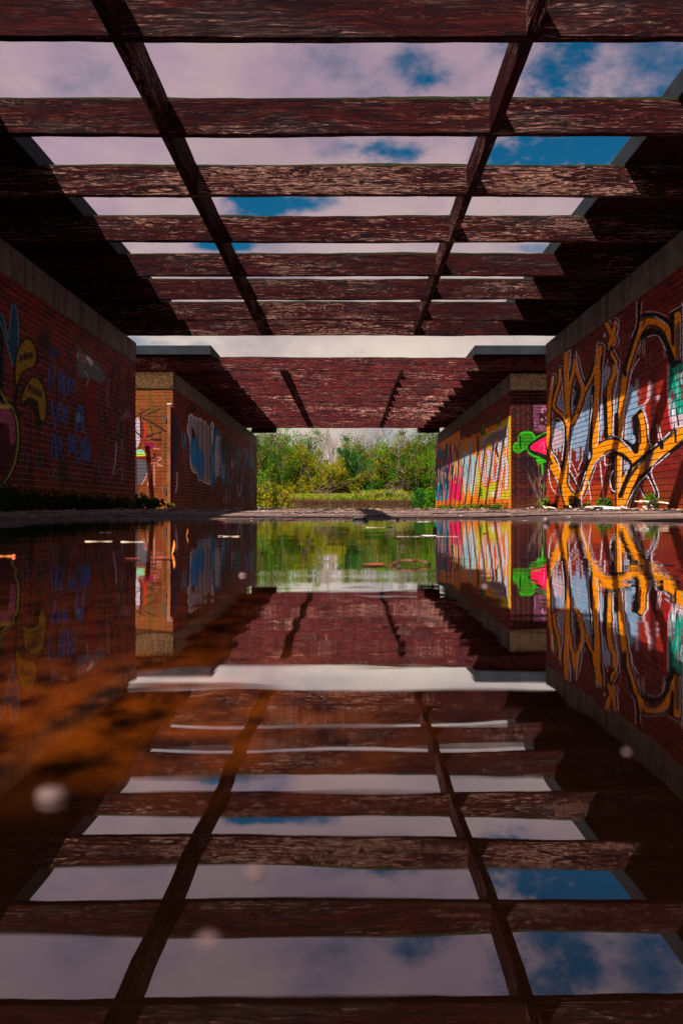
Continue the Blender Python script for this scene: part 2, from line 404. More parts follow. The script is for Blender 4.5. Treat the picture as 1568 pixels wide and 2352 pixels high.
def paint_right_near():
    p = Pic(1900, 1000, 2560, 1800, 1.0); p.view(1880, 900, 2.476)
    # ochre wash along the foot of the wall
    p.poly([(40, 1900), (300, 1960), (600, 1930), (760, 2010), (860, 2100), (870, 2200), (40, 2200)], (0.80, 0.36, 0.04), .75, True, 20)
    p.streaks((60, 800), (1950, 1950), (2190, 2190), 60, 24, [(0.62, .18, .04), (0.85, .42, .05), (.70, .28, .04)], 60, 160, .6)
    # sunlight painted into the worn brick between the letters: orange-red low, crimson above
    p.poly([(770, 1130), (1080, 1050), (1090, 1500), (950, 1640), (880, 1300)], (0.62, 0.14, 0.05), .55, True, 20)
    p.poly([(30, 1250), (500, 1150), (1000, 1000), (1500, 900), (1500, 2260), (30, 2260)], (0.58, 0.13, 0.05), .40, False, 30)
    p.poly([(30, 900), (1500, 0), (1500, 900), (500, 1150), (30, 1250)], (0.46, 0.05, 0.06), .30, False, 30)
    # pale blue-grey fills
    for q in ([(105, 1400), (150, 1385), (195, 1430), (215, 1480), (210, 1560), (200, 1620), (150, 1560), (110, 1570), (97, 1460)],
              [(255, 1480), (300, 1440), (350, 1360), (385, 1230), (430, 1130), (455, 1110), (455, 1200), (440, 1350), (425, 1500), (420, 1620), (400, 1700), (350, 1620), (300, 1660), (258, 1600)],
              [(575, 940), (600, 930), (612, 980), (570, 1090), (545, 1130), (555, 1000)],
              [(655, 1240), (690, 1030), (712, 1080), (665, 1380), (640, 1515), (615, 1500)],
              [(520, 1230), (572, 1190), (560, 1300), (550, 1480), (515, 1560), (512, 1440)],
              [(730, 1160), (775, 1090), (812, 1110), (850, 1200), (845, 1270), (885, 1260), (890, 1290), (850, 1330), (800, 1370), (790, 1440), (830, 1560), (835, 1620), (770, 1590), (708, 1545), (715, 1400), (722, 1280)],
              [(825, 1060), (845, 1045), (856, 1120), (835, 1150)], [(1060, 710), (1085, 720), (1118, 800), (1110, 860), (1088, 800)],
              [(250, 1230), (290, 1090), (320, 1130), (330, 1200), (280, 1330), (255, 1360)],
              [(165, 1160), (185, 1200), (212, 1360), (150, 1270)]):
        p.poly(q, BG, 1, True)
        xs = [a for a, b in q]; ys = [b for a, b in q]
        p.streaks((min(xs) + 6, max(xs) - 6), (min(ys), min(ys)), (max(ys), max(ys)), 14, 10, [(.62, .60, .70), (.34, .45, .58), (.75, .68, .75)], 30, 120, .5)
    for q in ([(935, 1070), (975, 1060), (985, 1120), (955, 1200), (905, 1290), (930, 1400), (935, 1460), (905, 1330), (885, 1270), (920, 1210)],
              [(985, 1190), (1040, 1180), (1032, 1222), (1000, 1228)], [(100, 1480), (200, 1500), (190, 1600), (120, 1640)]):
        p.poly(q, (.78, .66, .72), .9, True, 4)
    p.drips(110, 190, 1600, 30, 90, 6, 12, [(.66, .68, .76)]); p.drips(262, 400, 1640, 40, 200, 10, 14, [BG, (.62, .60, .70)])
    # crimson strip and turquoise panel at the right
    p.poly([(1075, 930), (1105, 930), (1108, 1300), (1132, 1480), (1110, 1500), (1085, 1300)], (.66, .05, .14), .95, True)
    p.poly([(960, 1080), (1000, 1060), (1010, 1600), (960, 1640)], (.20, .05, .09), .7, True, 8)
    p.poly([(1100, 915), (1400, 860), (1400, 1350), (1133, 1370), (1112, 1200)], (.06, .60, .52), 1, False)
    p.streaks((1120, 1390), (900, 860), (1370, 1340), 60, 16, [(.72, .68, .72), (.10, .45, .45), (.55, .12, .12), (.06, .68, .55), (.06, .30, .34)], 30, 130, .85)
    p.poly([(1125, 1360), (1400, 1310), (1400, 1440), (1160, 1470)], (.80, .70, .78), .95, False)
    p.line([(1108, 920), (1104, 1150), (1118, 1340), (1140, 1470)], 12, (.80, .60, .66))
    # the orange letters
    L = [([(228, 812), (225, 1000), (234, 1180), (240, 1400), (225, 1700), (210, 1990), (235, 2110)], 40),
         ([(112, 1022), (100, 1130), (82, 1260), (74, 1420), (74, 1600), (110, 1730), (175, 1850), (205, 2000)], 30),
         ([(175, 955), (165, 1080), (135, 1190), (122, 1280), (190, 1350), (235, 1420)], 24),
         ([(305, 872), (285, 990), (258, 1100), (242, 1230)], 32),
         ([(305, 872), (330, 1000), (372, 1125), (355, 1230), (320, 1330), (280, 1420)], 34),
         ([(375, 1150), (432, 1040), (485, 900), (522, 765)], 40),
         ([(510, 800), (498, 1000), (486, 1200), (482, 1400), (478, 1600), (450, 1740), (405, 1880), (345, 2040), (270, 2050), (215, 1970), (110, 1800)], 52),
         ([(578, 560), (612, 640), (648, 720), (600, 770)], 34), ([(650, 545), (640, 620), (600, 740)], 30),
         ([(650, 900), (640, 1000), (602, 1120), (600, 1350), (600, 1510)], 40),
         ([(605, 790), (640, 860), (660, 900)], 26),
         ([(885, 560), (835, 680), (778, 850), (735, 1010), (705, 1300), (690, 1560)], 50),
         ([(850, 640), (915, 548), (1010, 550), (1090, 605), (1132, 700), (1165, 870)], 56),
         ([(1190, 480), (1190, 870)], 56),
         ([(470, 1710), (560, 1620), (660, 1610), (760, 1690), (860, 1690), (900, 1620)], 84),
         ([(872, 1350), (895, 1480), (900, 1640)], 44),
         ([(660, 1620), (770, 1690), (815, 1760), (760, 1850), (700, 1960), (680, 2130)], 40),
         ([(1330, 1420), (1233, 1500), (1120, 1600), (1000, 1700), (880, 1830), (790, 1970), (735, 2150)], 84),
         ([(690, 1700), (688, 1850), (684, 2050), (700, 2160)], 44),
         ([(1300, 600), (1290, 900)], 60), ([(1290, 900), (1400, 960)], 60)]
    for q, w in L: p.letter(q, w, OR)
    p.flush()
    # stains and brushwork inside the letters
    for q, w in L[:]:
        for _ in range(4):
            a = q[p.rg.integers(len(q))]; x, y = a[0] + p.rg.uniform(-w * .3, w * .3), a[1] + p.rg.uniform(-30, 30)
            p.line([(x, y), (x + 2, y + p.rg.uniform(15, 60))], 9, (.74, .30, .03), .5, False, .9)
    for q in ([(1170, 620), (1210, 560), (1215, 860), (1175, 880)], [(880, 600), (900, 500), (925, 480), (905, 560)], [(930, 1660), (985, 1640), (950, 1790), (900, 1830)]):
        p.poly(q, (.32, .25, .33), .8, True, 8)
    # black
    for q, w in (([(460, 1110), (437, 1400), (430, 1560), (440, 1690), (400, 1800), (350, 1985)], 30), ([(215, 1450), (215, 1640), (192, 1800)], 28),
                 ([(562, 1200), (572, 1540)], 34), ([(662, 1350), (656, 1530)], 36), ([(728, 970), (790, 760), (848, 560), (852, 400)], 24), ([(868, 350), (862, 470)], 16),
                 ([(882, 720), (925, 640), (1010, 640), (1075, 710), (1120, 820), (1150, 910)], 54), ([(890, 490), (1000, 485), (1090, 530), (1140, 580)], 30),
                 ([(1140, 470), (1146, 740)], 26), ([(1120, 485), (1222, 425)], 22), ([(1150, 905), (1225, 885)], 30), ([(1224, 430), (1224, 880)], 12),
                 ([(640, 1540), (760, 1590), (822, 1655)], 30), ([(828, 1390), (828, 1660)], 48), ([(868, 1310), (835, 1350), (808, 1375)], 26), ([(1125, 1500), (960, 1650), (800, 1790)], 28),
                 ([(1233, 1590), (1050, 1735), (940, 1825), (840, 1925), (745, 2150)], 28), ([(610, 1690), (700, 1690), (782, 1790), (725, 1960), (690, 2050)], 34),
                 ([(935, 1865), (1012, 2030), (955, 2170)], 30), ([(850, 1950), (962, 2150)], 28), ([(925, 1880), (852, 1950)], 20), ([(632, 1710), (628, 2010)], 34), ([(500, 1580), (500, 1760), (430, 1880)], 0),
                 ([(300, 1110), (325, 1160), (300, 1260)], 26), ([(105, 1390), (180, 1400)], 18), ([(90, 1665), (130, 1690), (180, 1800)], 14), ([(575, 545), (580, 480), (592, 470)], 16),
                 ([(620, 760), (590, 860), (640, 900)], 20), ([(535, 840), (525, 960)], 16), ([(465, 900), (430, 1020), (385, 1100)], 18), ([(1165, 1420), (1172, 1580)], 16), ([(1045, 1560), (1052, 1630)], 34), ([(560, 1700), (600, 1720)], 18),
                 ([(720, 930), (735, 1000)], 34), ([(1175, 1300), (1200, 1440)], 12), ([(255, 1860), (340, 1990)], 16), ([(300, 750), (270, 850)], 12)):
        if w: p.line(q, w, BK)
    p.poly([(265, 2040), (360, 2090), (370, 2150), (262, 2130)], (.06, .03, .04), .8, True, 8)
    p.poly([(215, 742), (272, 738), (268, 790), (205, 810)], (.06, .07, .10), .7, True, 8)
    # white inline and halo lines
    for q, w in (([(118, 1015), (96, 1120)], 7), ([(242, 800), (262, 800), (255, 900), (238, 1100)], 6), ([(315, 800), (322, 930), (378, 1100)], 6), ([(500, 720), (485, 800)], 6), ([(170, 960), (195, 1110), (212, 1380)], 5), ([(155, 1240), (165, 1180), (182, 1130)], 5),
                 ([(110, 1395), (160, 1380), (205, 1450), (205, 1600), (190, 1740)], 6), ([(95, 1660), (150, 1740), (175, 1830)], 8), ([(250, 1480), (248, 1700), (255, 1830)], 6), ([(262, 1830), (330, 1970), (345, 1985), (395, 1840)], 6),
                 ([(450, 1180), (445, 1330), (425, 1500), (418, 1640), (430, 1700)], 6), ([(500, 1200), (508, 1540), (480, 1620)], 6), ([(545, 1010), (530, 1250), (510, 1500)], 5), ([(590, 870), (548, 1010)], 5), ([(655, 880), (672, 1000), (640, 1250), (628, 1520)], 6),
                 ([(860, 860), (800, 960), (768, 1090), (738, 1250), (712, 1540)], 7), ([(870, 700), (855, 830)], 4), ([(890, 700), (885, 820)], 4), ([(905, 690), (900, 830)], 4), ([(925, 680), (1000, 660), (1050, 710), (1090, 800)], 7), ([(990, 500), (1060, 540), (1105, 580)], 8),
                 ([(905, 460), (1000, 462), (1100, 500)], 6), ([(1115, 470), (1215, 410), (1232, 420), (1232, 890)], 6), ([(1215, 480), (1213, 860)], 4), ([(650, 540), (680, 600), (650, 680)], 6), ([(560, 570), (600, 600)], 5), ([(835, 370), (830, 560), (790, 680)], 5), ([(880, 370), (872, 480)], 5),
                 ([(640, 1530), (700, 1560), (790, 1660)], 8), ([(890, 1310), (925, 1420), (945, 1600)], 8), ([(1010, 1440), (1030, 1570)], 8), ([(1030, 1440), (1050, 1560)], 8), ([(1060, 1560), (1120, 1500)], 10), ([(955, 1640), (1010, 1600)], 10), ([(1145, 1300), (1150, 1460)], 8), ([(1165, 1290), (1172, 1460)], 8),
                 ([(1233, 1440), (1180, 1470)], 14), ([(1120, 1680), (1040, 1750), (960, 1840), (1025, 2030), (1000, 2110)], 8), ([(850, 1960), (900, 2060), (925, 2150)], 6), ([(925, 1870), (845, 1950), (770, 2080), (740, 2160)], 7), ([(1060, 1690), (965, 1790)], 6), ([(930, 1880), (990, 2010), (955, 2060)], 6),
                 ([(440, 1840), (480, 1760), (540, 1700), (555, 1700)], 6), ([(520, 1760), (550, 2080)], 7), ([(400, 1900), (360, 2060), (365, 2150)], 7), ([(560, 1700), (565, 1780), (620, 1770)], 8), ([(700, 1720), (690, 2000)], 6), ([(630, 1830), (605, 1900), (620, 1990), (650, 2010)], 7), ([(75, 1820), (85, 1920), (110, 1990), (160, 2040), (160, 1950), (130, 1890)], 6), ([(420, 1920), (440, 2090)], 6), ([(300, 1900), (360, 1830)], 5), ([(270, 1750), (320, 1860)], 5), ([(330, 1820), (370, 1720)], 5)):
        p.line(q, w * 1.35, WH, 1)
    for c in ((755, 1790, 22, 40), (812, 1560, 16, 40), (425, 1700, 14, 36), (790, 1430, 0, 0), (560, 660, 12, 26), (230, 1410, 8, 8), (745, 1850, 10, 20)):
        if c[2]: p.poly([(c[0] - c[2], c[1]), (c[0], c[1] - c[3]), (c[0] + c[2], c[1]), (c[0], c[1] + c[3])], (.62, .70, .80))
    # small pink scrawl high on the brick, and scribbles
    for q in ([(865, 800), (880, 740), (890, 860), (905, 750), (915, 900)], [(925, 860), (925, 910)], [(965, 820), (945, 860), (960, 930), (975, 900), (985, 940)], [(1025, 770), (1005, 800), (1030, 850), (1025, 910), (1005, 900)],
              [(640, 780), (660, 700), (690, 790), (700, 860)], [(760, 690), (775, 640)], [(690, 780), (705, 800), (700, 880)], [(560, 1860), (575, 1800), (590, 1870), (605, 1800)]):
        p.line(q, 4, (.66, .42, .52), .8)
    for q in ([(255, 1200), (300, 1150), (290, 1240), (330, 1200)], [(280, 1380), (300, 1330), (320, 1380), (330, 1300), (345, 1380)], [(225, 1370), (240, 1350), (245, 1400), (260, 1380)]):
        p.line(q, 5, BK, .9)
    return p.bake('paint_right_near', 'x', XR, 6.0, 14.1, 0.0, 2.80, 120)

def paint_right_far():
    p = Pic(1500, 1150, 1790, 1790, 1.4); p.view(1480, 1150, 3.361)
    O2 = (.86, .42, .05)
    p.poly([(110, 1360), (412, 1168), (412, 1290), (520, 1255), (640, 1195), (660, 1240), (700, 1150), (830, 1100), (1010, 995), (1010, 2110), (110, 2110)], O2, 1, False)
    p.streaks((122, 1000), (1380, 1050), (2090, 2090), 120, 22, [(.90, .40, .10), (.80, .34, .04), (.92, .52, .10), (.78, .24, .06)], 60, 260, .5)
    # lime ground
    p.poly([(620, 1340), (660, 1240), (760, 1190), (880, 1120), (1000, 1010), (1000, 1250), (985, 1990), (800, 1960), (640, 1980), (600, 1700), (640, 1500)], (.66, .68, .08), .95, True, 8)
    for q in ([(665, 1230), (670, 1120), (685, 1100), (700, 1130), (700, 1240)], [(845, 1110), (858, 1000), (870, 1010), (885, 1060), (870, 1130)], [(765, 1140), (772, 1060), (780, 1140)]): p.poly(q, (.30, .50, .04), 1)
    p.streaks((660, 700), (1120, 1120), (1240, 1240), 8, 10, [(.08, .25, .05)], 50, 90); p.streaks((845, 890), (1020, 1010), (1120, 1110), 8, 9, [(.08, .25, .05)], 50, 90)
    # teal piece at the far end
    p.streaks((128, 270), (1420, 1400), (2000, 2010), 80, 26, [(.05, .50, .60), (.04, .36, .48), (.10, .62, .66)], 120, 360, .95)
    p.poly([(128, 1500), (265, 1480), (272, 1700), (268, 1960), (125, 1960)], (.05, .48, .58), .75, True, 10)
    p.streaks((130, 268), (1340, 1300), (1950, 1950), 60, 14, [(.02, .07, .14), (.03, .12, .2), (.02, .25, .35)], 90, 330, .95, 20)
    p.streaks((128, 270), (1350, 1300), (2060, 2060), 26, 8, [(.70, .06, .22), (.62, .70, .74), (.85, .35, .15)], 60, 200, .9)
    # crimson and many-coloured piece
    p.poly([(280, 1500), (330, 1400), (410, 1380), (425, 1700), (410, 1900), (360, 1960), (300, 1940), (275, 1750)], (.45, .05, .18), .8, True, 8)
    p.streaks((282, 420), (1330, 1290), (1960, 1960), 120, 12, [(.75, .03, .22), (.88, .06, .22), (.10, .40, .25), (.80, .72, .12), (.75, .78, .75), (.05, .10, .18), (.88, .30, .10), (.45, .03, .25)], 60, 260, .95, 16)
    p.streaks((285, 418), (1800, 1800), (2010, 2010), 30, 16, [(.88, .03, .25), (.80, .04, .3)], 60, 200, .95)
    p.line([(420, 1290), (412, 1600), (426, 1900)], 10, (.35, .70, .62), .9); p.line([(300, 1760), (330, 1900), (360, 1930), (400, 1860), (425, 1720)], 14, (.85, .03, .22))
    # pale blue piece
    p.poly([(440, 1440), (480, 1420), (530, 1470), (600, 1470), (620, 1560), (590, 1800), (560, 1950), (530, 1900), (510, 1780), (490, 1850), (470, 1950), (450, 1800), (440, 1600)], (.66, .74, .74), 1, True, 4)
    p.streaks((440, 610), (1400, 1380), (1900, 1900), 50, 12, [(.55, .68, .75), (.30, .60, .62), (.75, .74, .70), (.40, .45, .68), (.80, .45, .35)], 70, 300, .8)
    p.streaks((520, 550), (1250, 1250), (1500, 1500), 6, 14, [(.50, .62, .72)], 120, 200); p.streaks((600, 640), (1220, 1220), (1500, 1500), 6, 14, [(.20, .12, .08)], 80, 200, .7)
    # the white and grey letters on lime
    g = [([(690, 1260), (680, 1400), (660, 1560), (690, 1760), (720, 1800), (745, 1600), (740, 1420)], 34), ([(800, 1240), (795, 1400), (780, 1600), (800, 1750), (830, 1700), (850, 1500), (840, 1330)], 32),
         ([(870, 1180), (880, 1300), (890, 1480), (870, 1650), (840, 1740)], 32), ([(915, 1180), (925, 1400), (905, 1600), (880, 1800), (860, 1960)], 26), ([(945, 1130), (955, 1250), (940, 1450), (960, 1600), (945, 1850)], 26)]
    for q, w in g: p.line(q, w + 34, (.85, .35, .05)); 
    for q, w in g: p.line(q, w + 18, (.72, .10, .14)); 
    for q, w in g: p.line(q, w + 6, (.80, .82, .84))
    for q, w in g: p.line(q, w - 8, (.62, .70, .74))
    for q, w in g[:]: p.line(q[:2], w - 2, (.34, .33, .45), .9)
    p.line([(675, 1330), (700, 1240), (740, 1270), (780, 1190), (850, 1180), (880, 1130), (915, 1180), (935, 1100), (960, 1110), (960, 1230)], 9, (.76, .78, .84))
    p.poly([(720, 1260), (790, 1200), (920, 1160), (940, 1120), (955, 1200), (930, 1260), (800, 1290), (720, 1330)], (.34, .33, .44), .75, True, 5)
    p.line([(845, 1330), (835, 1400), (855, 1480)], 22, (.02, .04, .08)); p.streaks((660, 970), (1350, 1330), (1880, 1880), 50, 8, [(.80, .12, .12), (.86, .45, .05), (.8, .82, .84), (.7, .1, .2)], 50, 190, .85)
    p.streaks((700, 960), (1880, 1880), (2060, 2060), 16, 9, [(.72, .72, .30), (.8, .5, .5), (.75, .12, .2)], 60, 150, .8); p.streaks((640, 670), (1830, 1830), (1980, 1980), 8, 9, [(.10, .30, .08)], 60, 120)
    p.poly([(770, 1900), (800, 1880), (810, 1930), (790, 1960)], (.8, .75, .8))
    # orange foot of the wall, and the orange arris
    p.poly([(110, 2050), (300, 2000), (1010, 1985), (1010, 2120), (110, 2120)], (.85, .38, .05), .85, True, 10)
    p.streaks((150, 1000), (1990, 1980), (2100, 2100), 60, 20, [(.75, .25, .05), (.86, .42, .08), (.62, .16, .05)], 40, 100, .7)
    p.line([(1003, 1000), (1003, 2090)], 14, (.90, .40, .05))
    return p.bake('paint_right_far', 'x', XR, 17.0, 31.95, 0.0, 2.80, 75, 0.80)

def paint_right_end():
    p = Pic(1770, 1290, 1960, 1790, 1.4); p.view(1480, 1150, 3.361)
    p.streaks((1005, 1600), (700, 700), (2080, 2080), 90, 50, [(.10, .02, .035), (.13, .03, .04), (.08, .02, .05)], 200, 600, .28)  # maroon streaks paint the shade over this whole end face
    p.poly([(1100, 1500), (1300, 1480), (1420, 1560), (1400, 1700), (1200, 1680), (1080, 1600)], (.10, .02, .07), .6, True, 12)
    p.line([(1248, 870), (1248, 1180), (1290, 1240), (1460, 1240)], 16, (.02, .02, .05), .9)
    p.poly([(1260, 870), (1460, 850), (1460, 960), (1330, 970), (1330, 1120), (1460, 1130), (1460, 1200), (1275, 1190)], (.42, .22, .32), .85, False)
    p.streaks((1260, 1460), (870, 860), (1200, 1200), 50, 9, [(.75, .60, .72), (.5, .2, .3), (.60, .42, .55), (.2, .06, .12)], 10, 40, .9)
    G = (.14, .62, .03)
    for q, w in (([(1095, 1290), (1110, 1220), (1180, 1190), (1250, 1210), (1275, 1270), (1240, 1320), (1200, 1370), (1150, 1390)], 26), ([(1030, 1380), (1045, 1330), (1090, 1320), (1135, 1350), (1140, 1400), (1090, 1430), (1045, 1415), (1030, 1380)], 18),
                 ([(1180, 1380), (1200, 1390), (1215, 1440), (1290, 1480), (1460, 1530)], 24), ([(1270, 1280), (1330, 1240), (1460, 1180)], 22), ([(1350, 1530), (1365, 1600), (1368, 1680)], 26), ([(1310, 1520), (1320, 1570)], 18)): p.line(q, w, G)
    p.poly([(1100, 1220), (1180, 1190), (1260, 1220), (1265, 1280), (1190, 1370), (1100, 1330)], G, .62); p.poly([(1040, 1350), (1090, 1325), (1140, 1380), (1100, 1425), (1045, 1410)], G, .6)
    p.line([(1105, 1240), (1112, 1360)], 20, (.02, .03, .03), .9); p.poly([(1300, 1500), (1460, 1520), (1460, 1545), (1400, 1550), (1320, 1560)], G)
    p.poly([(1195, 1370), (1240, 1310), (1460, 1200), (1460, 1520), (1330, 1480), (1215, 1420)], (.03, .10, .04)); p.poly([(1228, 1365), (1290, 1310), (1460, 1240), (1460, 1460), (1330, 1430), (1240, 1400)], (.92, .05, .30))
    p.line([(1340, 1360), (1380, 1300), (1390, 1420), (1440, 1400)], 4, (.9, .6, .75)); p.poly([(1345, 1830), (1365, 1795), (1388, 1810), (1385, 1840), (1362, 1852)], (.16, .42, .05), .85)
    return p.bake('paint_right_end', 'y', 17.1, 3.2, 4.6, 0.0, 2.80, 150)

def paint_left_near():
    p = Pic(-160, 980, 470, 1800, 1.0); p.view(0, 1100, 2.94)
    Y_ = (.52, .40, .07)
    # big round shape at the left edge: glowing yellow-green rim, pink inside
    p.line([(0, 100), (10, 500), (5, 800), (60, 880), (140, 960), (180, 1100), (185, 1300), (150, 1500), (60, 1680), (-60, 1840)], 50, (.02, .03, .05))
    p.line([(15, 800), (60, 880), (130, 950), (172, 1100), (178, 1300), (145, 1500), (60, 1680), (-60, 1840)], 20, (.62, .66, .22), .9, True, .9)
    p.poly([(-200, 900), (60, 905), (120, 960), (150, 1100), (155, 1300), (110, 1500), (0, 1640), (-200, 1700)], (.20, .03, .08), 1)
    p.poly([(-200, 930), (50, 930), (110, 990), (145, 1100), (150, 1260), (130, 1320), (95, 1290), (75, 1130), (-40, 1090), (-200, 1090)], (.55, .24, .36), 1)
    p.poly([(-200, 900), (60, 905), (90, 950), (-200, 945)], (.75, .62, .18), .9)
    p.line([(-120, 500), (0, 780), (90, 860)], 16, (.5, .55, .2), .7, True, .9)
    # blue leaf shape
    b = [(0, -35), (40, 60), (75, 235), (95, 120), (110, -80), (130, -125), (165, -60), (185, 150), (175, 350), (140, 515), (105, 440), (60, 260), (0, 90), (-60, -60)]
    p.poly(b, (.02, .22, .34), 1); p.line(b, 7, (.36, .66, .75), .95, True, .4, True)
    # two yellow petals lettered in black
    y1 = [(160, 700), (155, 520), (190, 340), (240, 260), (290, 240), (345, 310), (362, 430), (340, 510), (270, 540), (210, 590), (175, 690)]
    y2 = [(215, 900), (240, 780), (290, 680), (340, 630), (410, 680), (455, 800), (465, 930), (450, 1060), (420, 1070), (395, 980), (380, 880), (320, 840), (270, 850)]
    for q in (y1, y2): p.line(q, 40, BK, 1, True, .5, True)
    for q in (y1, y2): p.poly(q, Y_)
    p.line([(170, 720), (150, 900), (180, 1010), (220, 1000)], 40, BK); p.line([(220, 900), (330, 900), (400, 1120)], 50, BK)
    for ox, oy, wd in ((195, 400, 'ORANO'), (285, 700, 'OVNO')):
        for i in range(5):
            x = ox + i * 28; y = oy - i * 8 + (60 if oy > 600 else 0) * (i * .45)
            p.line([(x, y + 70), (x + 6, y), (x + 18, y + 60), (x + 24, y - 5)], 7, BK, .95)
    # faded blue letters, red ghosts, grey patch
    B = (.0, .30, .66)
    p.streaks((480, 1000), (420, 620), (1500, 1560), 60, 22, [(.02, .03, .08), (.10, .02, .05), (.02, .10, .26), (.16, .03, .05)], 60, 220, .5)
    p.streaks((1000, 1360), (560, 720), (1750, 1800), 50, 14, [(.04, .03, .05), (.30, .20, .30), (.05, .16, .2), (.20, .05, .08)], 60, 240, .45)
    def word(rows, col, w, al=.85):
        for q in rows: p.line(q, w, col, 1, True, .7)
    word([[(505, 780), (500, 560), (540, 500), (560, 560), (550, 640), (510, 660)], [(595, 560), (600, 740), (625, 760), (630, 560)], [(650, 600), (655, 800), (690, 790), (690, 590)]], B, 14)
    word([[(525, 880), (535, 1000), (560, 1150)], [(600, 900), (590, 1030), (640, 1060), (650, 950), (600, 900)], [(670, 930), (680, 1100)], [(780, 1180), (790, 1000), (830, 930), (850, 1180)], [(780, 1080), (850, 1060)]], B, 20)
    word([[(525, 1200), (530, 1480)], [(560, 1230), (575, 1460), (600, 1240)], [(620, 1230), (625, 1400), (650, 1480)], [(700, 1420), (705, 1220), (745, 1380), (750, 1220)], [(790, 1260), (770, 1380), (800, 1500), (835, 1400), (820, 1260), (790, 1260)], [(855, 1250), (865, 1500), (885, 1330), (905, 1480), (910, 1240)]], B, 15)
    p.poly([(770, 1020), (800, 990), (830, 1030), (815, 1090), (780, 1080)], (.30, .50, .70), .8, True, 6)
    p.poly([(500, 320), (590, 340), (590, 440), (510, 420)], (.03, .14, .34), .8, True, 8); p.poly([(380, 190), (500, 200), (490, 360), (400, 330)], (.02, .03, .06), .8, True, 14)
    p.poly([(870, 800), (890, 690), (940, 680), (980, 740), (990, 900), (970, 1100), (910, 1130), (880, 1000)], (.42, .02, .05), .85, True, 4)
    p.poly([(920, 1180), (990, 1160), (1010, 1300), (1000, 1450), (940, 1440)], (.42, .02, .05), .7, True, 6)
    p.poly([(785, 340), (830, 350), (930, 430), (1050, 560), (1060, 680), (900, 640), (790, 600)], (.30, .32, .36), .95, True, 3)
    p.streaks((790, 940), (350, 440), (470, 520), 16, 12, [(.75, .78, .80), (.7, .3, .3)], 15, 50)
    for q in ([(1125, 960), (1180, 950), (1220, 1000), (1230, 1200), (1150, 1260), (1120, 1100), (1125, 960)], [(1160, 500), (1140, 800), (1200, 820), (1210, 520)], [(1060, 900), (1080, 1150), (1040, 1450)], [(870, 1500), (870, 1700), (950, 1740), (990, 1550)], [(1300, 1100), (1310, 1560), (1350, 1350)], [(305, 920), (308, 1800)]): p.line(q, 16, (.03, .02, .04), .85, True, .8)
    for q, c in (([(1220, 1040), (1190, 1250)], (.15, .42, .35)), ([(1190, 1300), (1175, 1500), (1150, 1620)], (.70, .74, .86)), ([(1240, 1260), (1245, 1400)], (.20, .60, .50)), ([(1160, 1630), (1240, 1560), (1245, 1720)], (.5, .5, .65)), ([(1105, 640), (1095, 900), (1160, 950)], (.5, .42, .5)),
                 ([(230, 1370), (280, 1480), (220, 1660)], (.10, .35, .34)), ([(300, 1380), (270, 1500)], (.10, .35, .34)), ([(370, 1740), (370, 1420), (420, 1400), (420, 1520), (380, 1560)], (.10, .35, .34)), ([(1040, 1450), (1010, 1550), (1060, 1690), (1130, 1650), (1100, 1450), (1040, 1450)], (.3, .25, .42))):
        p.line(q, 10, c, .85, True, .7)
    for q, w, c in (([(700, 640), (720, 760), (750, 640), (770, 780)], 12, B), ([(860, 560), (900, 640), (880, 720)], 9, (.6, .6, .66)), ([(1010, 980), (1030, 1120), (1060, 1000), (1080, 1150)], 12, (.04, .04, .06)), ([(640, 300), (680, 330), (700, 420), (650, 470)], 10, (.02, .10, .3)),
                    ([(480, 1560), (520, 1700), (560, 1560), (600, 1700)], 9, (.10, .4, .42)), ([(1290, 600), (1300, 760), (1330, 640), (1345, 800)], 9, (.03, .03, .05)), ([(720, 1560), (760, 1700), (800, 1580)], 9, (.3, .3, .4)), ([(400, 1180), (430, 1300), (470, 1190)], 9, (.04, .04, .06))): p.line(q, w, c, .9, True, .7)
    p.poly([(600, 1500), (690, 1480), (690, 1700), (610, 1740)], (.02, .12, .08), .6, True, 14); p.streaks((1220, 1330), (930, 960), (1060, 1080), 20, 8, [(.6, .3, .4), (.45, .45, .5)], 20, 50, .7)
    return p.bake('paint_left_near', 'x', XL, 5.6, 14.0, 0.0, 2.80, 110, 0.80)

